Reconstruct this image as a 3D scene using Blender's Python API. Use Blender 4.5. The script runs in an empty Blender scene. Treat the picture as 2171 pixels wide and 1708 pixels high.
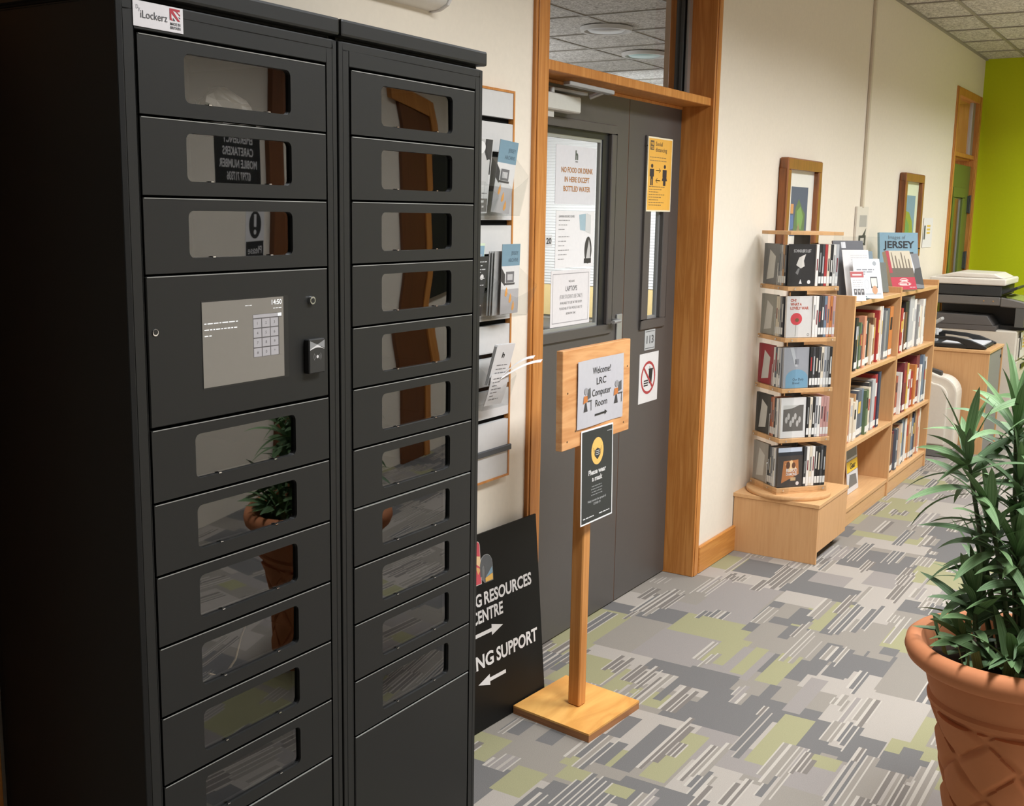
import bpy, bmesh, math, random
from mathutils import Vector, Matrix
random.seed(11)
sc = bpy.context.scene
COL = sc.collection

# ------------------------------------------------------------------ camera, world, lights, exposure
cam_data = bpy.data.cameras.new('camera')
cam_data.sensor_fit = 'HORIZONTAL'; cam_data.sensor_width = 36.0; cam_data.lens = 2395.0/2171*36
cam_data.clip_start = 0.05; cam_data.clip_end = 60
cam = bpy.data.objects.new('camera', cam_data); COL.objects.link(cam)
cam.matrix_world = Matrix(((0.84722969, -0.10323115, 0.52109998, 1.88),
                           (0.53095412, 0.13313164, -0.83687734, 0.0),
                           (0.01701692, 0.98570751, 0.16760408, 1.60), (0, 0, 0, 1)))
sc.camera = cam
sc.view_settings.view_transform = 'Standard'; sc.view_settings.look = 'None'
sc.cycles.transparent_max_bounces = 40
sc.view_settings.exposure = 0.0; sc.view_settings.gamma = 1.0
w = bpy.data.worlds.new('world'); sc.world = w; w.use_nodes = True
w.node_tree.nodes['Background'].inputs[0].default_value = (0.9, 0.95, 1.0, 1)
w.node_tree.nodes['Background'].inputs[1].default_value = 0.05
def area(name, loc, sx, sy, power, col=(0.93, 0.965, 1.0), rot=(0, 0, 0), spread=180):
    d = bpy.data.lights.new(name, 'AREA'); d.shape = 'RECTANGLE'; d.size = sx; d.size_y = sy
    d.energy = power; d.color = col; d.spread = math.radians(spread)
    o = bpy.data.objects.new(name, d); o.location = loc; o.rotation_euler = rot; COL.objects.link(o); return o
for ly, pw in ((2.3, 64), (4.1, 65), (5.9, 54), (7.7, 43), (9.3, 48)):
    area('ceiling_lamp_light', (1.75, ly, 2.9), 0.56, 1.1, pw, spread=150)
area('back_room_light', (-2.9, 5.4, 2.5), 1.2, 2.4, 75, (0.97, 0.97, 1.0))
area('back_ceiling_fill', (-2.9, 6.2, 1.9), 0.8, 2.4, 22, (0.97, 0.97, 1.0), (math.pi, 0, 0))  # added fill aimed upward to brighten the ceiling, no fitting behind it
area('blind_fill', (-2.6, 8.3, 1.6), 2.2, 1.4, 36, (0.93, 0.97, 1.0), (math.radians(90), 0, 0))  # added lamp inside the room, aimed at the blind to brighten it
area('store_light', (-1.0, 10.2, 2.8), 0.5, 1.0, 24)

# ------------------------------------------------------------------ materials
MATS = {}
def s2l(c): return tuple((v/12.92 if v <= 0.04045 else ((v+0.055)/1.055)**2.4) for v in c)
def rgb(r, g, b): return s2l((r/255, g/255, b/255))
def newmat(name):
    m = bpy.data.materials.new(name); m.use_nodes = True
    nt = m.node_tree; b = nt.nodes['Principled BSDF']; return m, nt, b
def plain(key, col, rough=0.55, metal=0.0, spec=0.5, emit=None, es=0.0):
    if key in MATS: return MATS[key]
    m, nt, b = newmat(key)
    n = nt.nodes.new('ShaderNodeTexNoise'); n.inputs['Scale'].default_value = 60; n.inputs['Detail'].default_value = 2
    tc = nt.nodes.new('ShaderNodeTexCoord'); nt.links.new(tc.outputs['Object'], n.inputs['Vector'])
    mx = nt.nodes.new('ShaderNodeMixRGB'); mx.inputs[1].default_value = (*[c*0.96 for c in col], 1); mx.inputs[2].default_value = (*[min(1, c*1.04) for c in col], 1)
    nt.links.new(n.outputs['Fac'], mx.inputs[0]); nt.links.new(mx.outputs[0], b.inputs['Base Color'])
    b.inputs['Roughness'].default_value = rough; b.inputs['Metallic'].default_value = metal
    b.inputs['Specular IOR Level'].default_value = spec
    if emit:
        b.inputs['Emission Color'].default_value = (*emit, 1); b.inputs['Emission Strength'].default_value = es
    MATS[key] = m; return m
def C(r, g, b, rough=0.55): return plain('tint_%d_%d_%d_%d' % (r, g, b, int(rough*100)), rgb(r, g, b), rough)
def wood(key, c1, c2, scale=(30, 30, 2.0), rough=0.45, spec=0.4, bands=6.0):
    m, nt, b = newmat(key)
    tc = nt.nodes.new('ShaderNodeTexCoord'); mp = nt.nodes.new('ShaderNodeMapping'); mp.inputs['Scale'].default_value = scale
    nt.links.new(tc.outputs['Object'], mp.inputs['Vector'])
    n = nt.nodes.new('ShaderNodeTexNoise'); n.inputs['Scale'].default_value = 1.0; n.inputs['Detail'].default_value = 5; n.inputs['Distortion'].default_value = 0.6
    nt.links.new(mp.outputs[0], n.inputs['Vector'])
    ma = nt.nodes.new('ShaderNodeMath'); ma.operation = 'MULTIPLY'; ma.inputs[1].default_value = bands; nt.links.new(n.outputs['Fac'], ma.inputs[0])
    fr = nt.nodes.new('ShaderNodeMath'); fr.operation = 'PINGPONG'; fr.inputs[1].default_value = 1.0; nt.links.new(ma.outputs[0], fr.inputs[0])
    rp = nt.nodes.new('ShaderNodeMixRGB'); rp.inputs[1].default_value = (*c1, 1); rp.inputs[2].default_value = (*c2, 1)
    nt.links.new(fr.outputs[0], rp.inputs[0]); nt.links.new(rp.outputs[0], b.inputs['Base Color'])
    b.inputs['Roughness'].default_value = rough; b.inputs['Specular IOR Level'].default_value = spec
    MATS[key] = m; return m
def glass(key, ior=1.5, tint=(0.93, 0.95, 0.95), rough=0.02):
    m = bpy.data.materials.new(key); m.use_nodes = True; nt = m.node_tree; nt.nodes.clear()
    o = nt.nodes.new('ShaderNodeOutputMaterial'); mx = nt.nodes.new('ShaderNodeMixShader')
    f = nt.nodes.new('ShaderNodeFresnel'); f.inputs[0].default_value = ior
    t = nt.nodes.new('ShaderNodeBsdfTransparent'); t.inputs[0].default_value = (*tint, 1)
    g = nt.nodes.new('ShaderNodeBsdfGlossy'); g.inputs['Roughness'].default_value = rough
    ge = nt.nodes.new('ShaderNodeNewGeometry'); iv = nt.nodes.new('ShaderNodeMath'); iv.operation = 'SUBTRACT'; iv.inputs[0].default_value = 1.0
    nt.links.new(ge.outputs['Backfacing'], iv.inputs[1]); mu = nt.nodes.new('ShaderNodeMath'); mu.operation = 'MULTIPLY'
    nt.links.new(f.outputs[0], mu.inputs[0]); nt.links.new(iv.outputs[0], mu.inputs[1])
    nt.links.new(mu.outputs[0], mx.inputs[0]); nt.links.new(t.outputs[0], mx.inputs[1]); nt.links.new(g.outputs[0], mx.inputs[2])
    nt.links.new(mx.outputs[0], o.inputs[0]); MATS[key] = m; return m

oak = wood('frame_oak', rgb(204, 140, 74), rgb(182, 116, 54), (40, 40, 2.2), 0.38)
beech = wood('beech_veneer', rgb(206, 160, 112), rgb(196, 148, 100), (45, 45, 2.5), 0.45, 0.35, 4)
beech_top = wood('beech_shelf', rgb(210, 165, 116), rgb(199, 152, 104), (45, 3, 45), 0.42, 0.35, 4)
ply_face = wood('plywood_face', rgb(234, 178, 98), rgb(214, 152, 78), (14, 3.5, 14), 0.4, 0.4, 5)
ply_board = wood('plywood_board', rgb(222, 166, 112), rgb(200, 138, 84), (14, 3.5, 30), 0.45, 0.4, 5)
ply_edge = wood('plywood_edge', rgb(170, 118, 78), rgb(120, 78, 48), (4, 4, 160), 0.6, 0.3, 4)
pine = wood('pine_post', rgb(204, 142, 78), rgb(186, 122, 60), (50, 50, 2.5), 0.4, 0.4, 5)
brown_door = wood('brown_timber', rgb(112, 66, 36), rgb(92, 52, 28), (40, 40, 2), 0.4, 0.4, 4)
skirt = wood('skirting_oak', rgb(204, 142, 72), rgb(186, 122, 56), (40, 2.2, 40), 0.4)
frame_pic = wood('picture_frame_wood', rgb(150, 92, 52), rgb(118, 74, 46), (40, 40, 4), 0.35, 0.5, 4)
wall_m = plain('cream_wall_paint', rgb(228, 218, 202), 0.7, 0, 0.25)
green_m = plain('lime_wall_paint', rgb(186, 196, 10), 0.6, 0, 0.3)
lock_m = plain('black_powder_coat', rgb(35, 35, 34), 0.44, 0, 0.3)
lock_shaded = plain('black_coat_shaded', rgb(24, 24, 24), 0.5, 0, 0.2)  # darker locker black: shade of the near side put into the colour
dark_m = plain('dark_recess', rgb(16, 16, 16), 0.8, 0, 0.1)
door_m = plain('grey_door_paint', rgb(82, 78, 75), 0.42, 0, 0.4)
bead_m = plain('dark_bead', rgb(66, 68, 68), 0.5)
alu = plain('aluminium', rgb(176, 178, 178), 0.35, 0.6)
chrome = plain('chrome', rgb(215, 215, 215), 0.15, 1.0)
white = plain('white_paper', rgb(216, 213, 211), 0.6)
whitep = plain('white_plastic', rgb(222, 219, 212), 0.35)
black = plain('black_plastic', rgb(26, 26, 26), 0.4)
ink = plain('black_ink', rgb(34, 33, 33), 0.6)
grey_ink = plain('grey_ink', rgb(128, 126, 126), 0.6)
pane_m = glass('smoked_pane', 2.3, (0.42, 0.42, 0.42), 0.015)
glass_m = glass('window_glass', 1.45, (0.93, 0.95, 0.95), 0.02)
acry = glass('clear_acrylic', 1.22, (0.95, 0.955, 0.955), 0.03)
slat_m = plain('grey_slatwall', rgb(204, 202, 200), 0.5)
terra = plain('terracotta', rgb(204, 132, 90), 0.75, 0, 0.2)
soil = plain('dark_soil', rgb(52, 42, 34), 0.95, 0, 0.1)

def carpet_mat(key, col):
    m, nt, b = newmat(key)
    tc = nt.nodes.new('ShaderNodeTexCoord'); n = nt.nodes.new('ShaderNodeTexNoise'); n.inputs['Scale'].default_value = 420; n.inputs['Detail'].default_value = 3
    nt.links.new(tc.outputs['Object'], n.inputs['Vector'])
    mx = nt.nodes.new('ShaderNodeMixRGB'); mx.inputs[1].default_value = (*[c*0.8 for c in col], 1); mx.inputs[2].default_value = (*[min(1, c*1.2) for c in col], 1)
    nt.links.new(n.outputs['Fac'], mx.inputs[0]); nt.links.new(mx.outputs[0], b.inputs['Base Color'])
    bp = nt.nodes.new('ShaderNodeBump'); bp.inputs['Strength'].default_value = 0.4; bp.inputs['Distance'].default_value = 0.003
    nt.links.new(n.outputs['Fac'], bp.inputs['Height']); nt.links.new(bp.outputs[0], b.inputs['Normal'])
    b.inputs['Roughness'].default_value = 0.95; b.inputs['Specular IOR Level'].default_value = 0.1
    return m
def tile_mat():
    m, nt, b = newmat('ceiling_tile')
    tc = nt.nodes.new('ShaderNodeTexCoord')
    n = nt.nodes.new('ShaderNodeTexNoise'); n.inputs['Scale'].default_value = 55; n.inputs['Detail'].default_value = 4; n.inputs['Distortion'].default_value = 1.2
    nt.links.new(tc.outputs['Object'], n.inputs['Vector'])
    r = nt.nodes.new('ShaderNodeValToRGB'); e = r.color_ramp.elements
    e[0].position = 0.36; e[0].color = (*rgb(150, 144, 138), 1); e[1].position = 0.62; e[1].color = (*rgb(226, 221, 216), 1)
    nt.links.new(n.outputs['Fac'], r.inputs[0]); nt.links.new(r.outputs[0], b.inputs['Base Color'])
    b.inputs['Roughness'].default_value = 0.9; return m
tile_m = tile_mat()
grid_m = plain('ceiling_grid', rgb(150, 144, 136), 0.5)
def leaf_mat(key, ca, cb):
    m, nt, b = newmat(key)
    uv = nt.nodes.new('ShaderNodeUVMap'); mp = nt.nodes.new('ShaderNodeMapping'); mp.inputs['Scale'].default_value = (1, 0.03, 1)
    nt.links.new(uv.outputs[0], mp.inputs[0])
    n = nt.nodes.new('ShaderNodeTexNoise'); n.inputs['Scale'].default_value = 9; n.inputs['Detail'].default_value = 2
    nt.links.new(mp.outputs[0], n.inputs['Vector'])
    r = nt.nodes.new('ShaderNodeValToRGB'); r.color_ramp.elements[0].position = 0.4; r.color_ramp.elements[1].position = 0.66
    r.color_ramp.elements[0].color = (*ca, 1); r.color_ramp.elements[1].color = (*cb, 1)
    nt.links.new(n.outputs['Fac'], r.inputs[0]); nt.links.new(r.outputs[0], b.inputs['Base Color'])
    b.inputs['Roughness'].default_value = 0.6; b.inputs['Specular IOR Level'].default_value = 0.3; return m
leaf_a = leaf_mat('leaf_green', rgb(92, 122, 76), rgb(126, 152, 108))
leaf_b = leaf_mat('leaf_dark', rgb(84, 110, 74), rgb(120, 146, 108))

# ------------------------------------------------------------------ mesh builder
class MB:
    def __init__(s): s.v = []; s.f = []; s.mi = []; s.uv = {}
    def add(s, vs, fs, mi=0):
        o = len(s.v); s.v += [Vector(p) for p in vs]
        for f in fs: s.f.append([o+i for i in f]); s.mi.append(mi)
        return s
    def box(s, x0, y0, z0, x1, y1, z1, mi=0):
        x0, x1 = min(x0, x1), max(x0, x1); y0, y1 = min(y0, y1), max(y0, y1); z0, z1 = min(z0, z1), max(z0, z1)
        return s.obox(Vector((x0, y0, z0)), Vector((x1-x0, 0, 0)), Vector((0, y1-y0, 0)), Vector((0, 0, z1-z0)), mi)
    def obox(s, o, a, b, c, mi=0):
        o, a, b, c = Vector(o), Vector(a), Vector(b), Vector(c)
        if a.cross(b).dot(c) < 0: a, b = b, a
        p = [o, o+a, o+a+b, o+b, o+c, o+a+c, o+a+b+c, o+b+c]
        return s.add(p, [(0, 3, 2, 1), (4, 5, 6, 7), (0, 1, 5, 4), (1, 2, 6, 5), (2, 3, 7, 6), (3, 0, 4, 7)], mi)
    def prism(s, pts, o, u, v, d, mi=0):
        """polygon pts (in u,v) at o, extruded by vector d"""
        o, u, v, d = Vector(o), Vector(u), Vector(v), Vector(d); n = len(pts)
        area2 = sum(pts[i][0]*pts[(i+1) % n][1]-pts[(i+1) % n][0]*pts[i][1] for i in range(n))
        if (area2 > 0) != (u.cross(v).dot(d) > 0): pts = pts[::-1]
        a = [o+u*p[0]+v*p[1] for p in pts]; b = [p+d for p in a]
        fs = [tuple(range(n))[::-1], tuple(range(n, 2*n))]+[(i, (i+1) % n, n+(i+1) % n, n+i) for i in range(n)]
        return s.add(a+b, fs, mi)
    def tube(s, path, r, n=8, mi=0, caps=True):
        path = [Vector(p) for p in path]; rs = r if isinstance(r, (list, tuple)) else [r]*len(path)
        vs = []; fs = []; ref = Vector((0, 0, 1))
        for i, p in enumerate(path):
            t = (path[min(i+1, len(path)-1)]-path[max(i-1, 0)]).normalized()
            q = ref if abs(t.dot(ref)) < 0.95 else Vector((1, 0, 0))
            a = t.cross(q).normalized(); b = t.cross(a).normalized()
            for k in range(n):
                an = 2*math.pi*k/n; vs.append(p+(a*math.cos(an)+b*math.sin(an))*rs[i])
        for i in range(len(path)-1):
            for k in range(n): fs.append((i*n+k, i*n+(k+1) % n, (i+1)*n+(k+1) % n, (i+1)*n+k))
        if caps: fs += [tuple(range(n))[::-1], tuple(range((len(path)-1)*n, len(path)*n))]
        return s.add(vs, fs, mi)
    def lathe(s, prof, c, n=48, mi=0, fn=None):
        vs = []; fs = []; c = Vector(c)
        for j, (r, z) in enumerate(prof):
            for k in range(n):
                a = 2*math.pi*k/n; rr = r+(fn(a, z, r) if fn else 0); vs.append(c+Vector((rr*math.cos(a), rr*math.sin(a), z)))
        for j in range(len(prof)-1):
            for k in range(n): fs.append((j*n+k, j*n+(k+1) % n, (j+1)*n+(k+1) % n, (j+1)*n+k))
        return s.add(vs, fs, mi)
    def grid(s, fn, nu, nv, mi=0, uv=False):
        vs = [fn(i/nu, j/nv) for j in range(nv+1) for i in range(nu+1)]
        fs = [(j*(nu+1)+i, j*(nu+1)+i+1, (j+1)*(nu+1)+i+1, (j+1)*(nu+1)+i) for j in range(nv) for i in range(nu)]
        return s.add(vs, fs, mi)
    def build(s, name, mats, parent=None, bevel=0, smooth=False, loc=None, seg=1):
        if not isinstance(mats, (list, tuple)): mats = [mats]
        if parent is not None: L = Vector(parent['_o'])
        elif loc is not None: L = Vector(loc)
        else:
            xs = [p.x for p in s.v]; ys = [p.y for p in s.v]; zs = [p.z for p in s.v]
            L = Vector(((min(xs)+max(xs))/2, (min(ys)+max(ys))/2, min(zs)))
        me = bpy.data.meshes.new(name); me.from_pydata([p-L for p in s.v], [], s.f)
        for m in mats: me.materials.append(m)
        me.polygons.foreach_set('material_index', s.mi)
        if bevel:
            bm = bmesh.new(); bm.from_mesh(me); bmesh.ops.remove_doubles(bm, verts=bm.verts, dist=1e-6)
            ed = [e for e in bm.edges if len(e.link_faces) == 2 and e.calc_face_angle(0) > 0.6]
            bmesh.ops.bevel(bm, geom=ed, offset=bevel, segments=seg, affect='EDGES', profile=0.6, clamp_overlap=True); bm.to_mesh(me); bm.free()
        if smooth:
            me.polygons.foreach_set('use_smooth', [True]*len(me.polygons))
            try: me.set_sharp_from_angle(angle=math.radians(40))
            except Exception: pass
        me.update()
        o = bpy.data.objects.new(name, me); COL.objects.link(o); o['_o'] = tuple(L)
        if parent is not None: o.parent = parent
        else: o.location = L
        return o
def thing(name, loc, label=None, cat=None, group=None):
    o = bpy.data.objects.new(name, None); COL.objects.link(o); o.location = loc; o['_o'] = tuple(loc); o.empty_display_size = 0.1
    if label: tag(o, label, cat, group)
    return o
def tag(o, label, cat, group=None):
    o['label'] = label; o['category'] = cat
    if group: o['group'] = group
    return o
def struct(o): o['kind'] = 'structure'; return o
def bx(x0, y0, z0, x1, y1, z1): return MB().box(x0, y0, z0, x1, y1, z1)

TXT = {}
def text_polys(s, bold=0.0):
    k = (s, bold)
    if k in TXT: return TXT[k]
    cu = bpy.data.curves.new('t', 'FONT'); cu.body = s; cu.size = 1; cu.offset = bold; cu.resolution_u = 3
    o = bpy.data.objects.new('t', cu); COL.objects.link(o)
    dg = bpy.context.evaluated_depsgraph_get(); me = bpy.data.meshes.new_from_object(o.evaluated_get(dg))
    vs = [(v.co.x, v.co.y) for v in me.vertices]; fs = [tuple(p.vertices) for p in me.polygons]
    bpy.data.objects.remove(o); bpy.data.curves.remove(cu); bpy.data.meshes.remove(me)
    TXT[k] = (vs, fs); return TXT[k]
class Sheet:
    """a flat printed sheet: origin at its lower left, R to the right, U up (unit vectors), N out of it"""
    def __init__(s, o, R, U, bend=None):
        s.o = Vector(o); s.R = Vector(R).normalized(); s.U = Vector(U).normalized(); s.N = s.R.cross(s.U).normalized(); s.g = {}; s.bend = bend
    def P(s, u, v, k): return s.o+s.R*u+s.U*v+s.N*((s.bend(u, v) if s.bend else 0)+k*0.0002)
    def mb(s, part, mat): return s.g.setdefault((part, mat.name), (MB(), mat))[0]
    def rect(s, part, mat, u0, v0, u1, v1, k=1):
        n = 6 if s.bend else 1
        s.mb(part, mat).grid(lambda a, b: s.P(u0+(u1-u0)*a, v0+(v1-v0)*b, k), n, n)
    def poly(s, part, mat, pts, k=2): s.mb(part, mat).add([s.P(u, v, k) for u, v in pts], [tuple(range(len(pts)))])
    def ell(s, part, mat, u, v, ru, rv, k=2, n=28): s.poly(part, mat, [(u+ru*math.cos(2*math.pi*i/n), v+rv*math.sin(2*math.pi*i/n)) for i in range(n)], k)
    def ring(s, part, mat, u, v, ru, rv, t, k=2, n=32):
        f = lambda a, b: s.P(u+(ru-t*b)*math.cos(2*math.pi*a), v+(rv-t*b)*math.sin(2*math.pi*a), k)
        s.mb(part, mat).grid(f, n, 1)
    def line(s, part, mat, u0, v0, u1, v1, w, k=2):
        d = Vector((u1-u0, v1-v0)); n = Vector((-d.y, d.x)).normalized()*w/2
        s.poly(part, mat, [(u0+n.x, v0+n.y), (u0-n.x, v0-n.y), (u1-n.x, v1-n.y), (u1+n.x, v1+n.y)], k)
    def text(s, part, mat, t, u, v, h, w=None, align='l', bold=0.0, k=3):
        """cap height h; width w squeezes the line; (u, v) is the baseline start, middle or end"""
        vs, fs = text_polys(t, bold)
        if not vs: return
        x0 = min(p[0] for p in vs); x1 = max(p[0] for p in vs); ky = h/0.69; kx = ky if w is None else w/(x1-x0)
        W = (x1-x0)*kx; off = {'l': 0, 'c': -W/2, 'r': -W}[align]
        s.n = getattr(s, 'n', 0)+1; s.mb(part+'|%d' % s.n, mat).add([s.P(u+off+(x-x0)*kx, v+y*ky, k) for x, y in vs], fs)
    def greek(s, part, mat, u0, u1, v, h, k=2):
        """a line of print too small to read"""
        u = u0
        while u < u1-h*0.6:
            l = min(random.uniform(1.2, 4)*h, u1-u); s.rect(part, mat, u, v, u+l, v+h*0.55, k); u += l+h*0.6
    def finish(s, parent):
        by = {}
        for (part, mn), (mb, mat) in s.g.items():
            M, ms = by.setdefault(part, (MB(), [])); i = len(ms); ms.append(mat); M.add(mb.v, mb.f, i)
        for part, (M, ms) in by.items(): M.build(part.split('|')[0], ms, parent)
def sheet_thing(name, o, R, U, w, h, mat, label, cat, group=None, th=0.0012, bend=None):
    S = Sheet(o, R, U, bend); M = MB()
    if bend:
        M.grid(lambda a, b: S.P(w*a, h*b, 0), 10, 8); M.grid(lambda a, b: S.P(w*(1-a), h*b, 0)-S.N*th, 10, 8)
    else: M.obox(S.o-S.N*th, S.R*w, S.U*h, S.N*th)
    ob = M.build(name, mat, smooth=bool(bend)); tag(ob, label, cat, group); return S, ob
Y, Z, X = Vector((0, 1, 0)), Vector((0, 0, 1)), Vector((1, 0, 0))

# ------------------------------------------------------------------ carpet floor
def build_floor():
    x0, x1, y0, y1, dx, dy = -0.259, 3.3, -1.6, 10.5, 0.005, 0.02
    nx, ny = int(round((x1-x0)/dx)), int(round((y1-y0)/dy))
    cols = dict(D=rgb(108, 105, 103), O=rgb(146, 142, 110), G=rgb(137, 130, 121), B=rgb(160, 152, 143), W=rgb(172, 164, 154), P=rgb(139, 132, 127), S=rgb(116, 109, 103))
    keys = list(cols); ms = [carpet_mat('carpet_'+k, cols[k]) for k in keys]; ix = {k: i for i, k in enumerate(keys)}
    g = [[ix['G']]*nx for _ in range(ny)]
    R = random.Random(5)
    def fill(ax, ay, bx_, by_, k):
        for j in range(max(0, int(round((ay-y0)/dy))), min(ny, int(round((by_-y0)/dy)))):
            row = g[j]
            for i in range(max(0, int(round((ax-x0)/dx))), min(nx, int(round((bx_-x0)/dx)))): row[i] = ix[k]
    y = y0
    while y < y1:
        h = R.choice((0.17, 0.31, 0.33, 0.2, 0.16)); x = x0-R.random()*0.3; last = ''
        while x < x1:
            wd = R.choice((0.16, 0.24, 0.33, 0.33, 0.45)); k = R.choice([c for c in 'DOGBGPB' if c != last]); last = k
            a = R.choice((0, 0, 0.05, -0.06)); fill(x, y+a, x+wd, y+h, k); x += wd
        y += h
    for ax, ay, bx_, by_, k in PATCH: fill(ax, ay, bx_, by_, k)
    for _ in range(1150):   # groups of thin stripes along the tile lines
        ax = R.uniform(x0, x1); ay = R.uniform(y0, y1); L = R.choice((0.1, 0.16, 0.2, 0.25, 0.33)); n = R.choice((1, 2, 2, 3, 3, 4, 5))
        c0 = int(round((ax-x0)/dx)); ax = x0+c0*dx; base = R.choice(('S', 'S', 'S', 'G', 'D', 'P'))
        for i in range(n):
            wd = R.choice((1, 1, 1, 2)); gp = R.choice((2, 2, 3, 3, 4)); da = R.choice((0, 0, 0, 0.02, -0.04)); db = R.choice((0, 0, 0.02, -0.04))
            fill(ax+wd*dx, ay+da, ax+(wd+gp)*dx, ay+L+db, base if R.random() < 0.8 else 'G')
            fill(ax, ay+da, ax+wd*dx, ay+L+db, R.choice(('W', 'W', 'W', 'B'))); ax += (wd+gp)*dx
        if R.random() < 0.5: fill(ax, ay, ax+dx, ay+L, 'W')
    M = MB()
    for i in range(nx):
        j = 0
        while j < ny:
            k = g[j][i]; j2 = j
            while j2 < ny and g[j2][i] == k: j2 += 1
            xa, xb, ya, yb = x0+i*dx, x0+(i+1)*dx, y0+j*dy, y0+j2*dy
            M.add([(xa, ya, 0), (xb, ya, 0), (xb, yb, 0), (xa, yb, 0)], [(0, 1, 2, 3)], k); j = j2
    M.box(x0, y0, -0.05, x1, y1, -0.012, 0)
    struct(M.build('floor', ms, loc=(0, 0, 0)))
PATCH = [
    (0.41, 2.44, 0.58, 2.62, 'D'),
    (0.28, 2.47, 0.38, 2.63, 'O'),
    (0.40, 2.63, 0.50, 2.71, 'O'),
    (0.54, 2.63, 0.63, 2.70, 'O'),
    (0.25, 2.63, 0.36, 2.78, 'G'),
    (0.11, 2.80, 0.18, 2.90, 'D'),
    (0.24, 2.80, 0.30, 2.90, 'D'),
    (0.36, 2.79, 0.41, 2.88, 'D'),
    (0.40, 2.95, 0.45, 3.12, 'D'),
    (0.45, 2.78, 0.49, 2.94, 'D'),
    (0.51, 2.78, 0.57, 3.12, 'D'),
    (0.45, 2.71, 0.57, 2.78, 'G'),
    (0.60, 2.78, 0.68, 3.11, 'O'),
    (0.21, 3.29, 0.30, 3.46, 'O'),
    (0.41, 3.45, 0.47, 3.62, 'D'),
    (0.41, 3.28, 0.44, 3.45, 'D'),
    (-0.00, 3.29, 0.03, 3.38, 'D'),
    (0.41, 3.67, 0.50, 3.93, 'O'),
    (0.54, 3.65, 0.59, 3.93, 'O'),
    (0.64, 3.62, 0.72, 3.93, 'O'),
    (0.42, 3.43, 0.59, 3.62, 'D'),
    (0.64, 3.28, 0.70, 3.45, 'D'),
    (0.70, 3.46, 0.74, 3.62, 'D'),
    (0.47, 3.95, 0.57, 4.20, 'G'),
    (0.61, 3.95, 0.71, 4.21, 'G'),
    (0.75, 3.78, 0.81, 4.13, 'D'),
    (0.82, 3.79, 0.90, 3.95, 'D'),
    (0.90, 3.82, 0.91, 4.12, 'D'),
    (0.42, 4.21, 0.47, 4.45, 'D'),
    (0.54, 4.23, 0.63, 4.44, 'D'),
    (0.69, 4.21, 0.74, 4.45, 'D'),
    (0.77, 4.21, 0.92, 4.44, 'G'),
    (0.92, 4.21, 1.01, 4.44, 'O'),
    (0.94, 4.13, 1.00, 4.20, 'D'),
    (1.01, 3.78, 1.14, 4.12, 'G'),
    (0.92, 3.43, 1.21, 3.77, 'B'),
    (0.80, 3.44, 0.86, 3.77, 'P'),
    (0.82, 3.03, 0.92, 3.42, 'O'),
    (0.92, 3.20, 1.00, 3.42, 'D'),
    (1.05, 3.20, 1.15, 3.41, 'D'),
    (1.20, 3.19, 1.26, 3.41, 'D'),
    (0.83, 2.73, 0.95, 2.93, 'B'),
    (1.14, 2.95, 1.26, 3.20, 'G'),
    (0.95, 3.12, 1.07, 3.20, 'O'),
    (0.42, 4.45, 0.59, 4.62, 'B'),
]
build_floor()

# ------------------------------------------------------------------ room shell
W = MB(); FT = 2.61; CH = 2.93
for a, b in ((-1.6, 3.105), (4.61, 9.43), (10.44, 10.5)): W.box(-0.25, a, 0, 0, b, CH)
for a, b in ((3.105, 4.61), (9.43, 10.44)): W.box(-0.25, a, FT, 0, b, CH)
struct(W.build('wall_left', wall_m))
struct(bx(-0.25, 10.5, 0, 3.5, 10.6, CH).build('wall_far', green_m))
struct(bx(3.3, -1.6, 0, 3.5, 10.5, CH).build('wall_right', wall_m))
def ceiling(name, x0, y0, x1, y1, gx, gy, CH=2.93):
    M = MB(); M.box(x0, y0, CH, x1, y1, CH+0.05, 0); x = gx
    xs = [gx+0.595*i for i in range(-20, 20)]; ys = [gy+0.595*i for i in range(-30, 30)]
    for q in xs:
        if x0 < q < x1: M.box(q-0.012, y0, CH-0.006, q+0.012, y1, CH+0.001, 1)
    for q in ys:
        if y0 < q < y1: M.box(x0, q-0.012, CH-0.007, x1, q+0.012, CH+0.001, 1)
    return M
M = ceiling('c', 0, -1.6, 3.3, 10.5, 0.32, 8.23); M.box(0, -1.6, CH-0.012, 0.02, 10.5, CH+0.001, 1)
struct(M.build('ceiling', [tile_m, grid_m]))
B = MB()
B.box(0, 4.61, 0, 0.018, 9.43, 0.125)
struct(B.build('baseboard_left', skirt, bevel=0.004))
struct(bx(0, 0.95, 0, 0.018, 1.187, 2.2).build('trim_1', oak, bevel=0.003))

# the room behind the double door
IH = 2.71; YE = 9.3
struct(bx(-4.6, 2.2, -0.03, -0.25, YE, 0).build('floor_inner', C(120, 112, 104)))
struct(ceiling('c', -4.6, 2.2, -0.25, YE, -1.37, 5.93, IH).build('ceiling_inner', [tile_m, grid_m]))
inner = plain('inner_wall_paint', rgb(226, 222, 214), 0.7)
W = MB(); W.box(-4.75, 2.2, 0, -4.6, YE, IH); W.box(-4.6, YE, 0, -0.25, YE+0.1, IH); W.box(-4.6, 2.05, 0, -0.25, 2.2, IH)
struct(W.build('wall_inner', inner))
V = MB()
V.box(-4.4, YE-0.07, 2.58, -0.6, YE-0.03, 2.63)
for i in range(63): V.obox((-4.4, YE-0.06, 0.93+i*0.0262), (3.8, 0, 0), (0, 0.012, 0.0255), (0, -0.0012, 0.0006))
tag(V.build('venetian_blind', white), 'white venetian blind in the room behind the glazed door', 'blind')
tag(bx(-4.4, 8.4, 0.0, -1.0, 9.15, 0.62).build('storage_counter', C(104, 102, 102), bevel=0.01), 'grey counter seen low through the door window, under the blind', 'counter')
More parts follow.
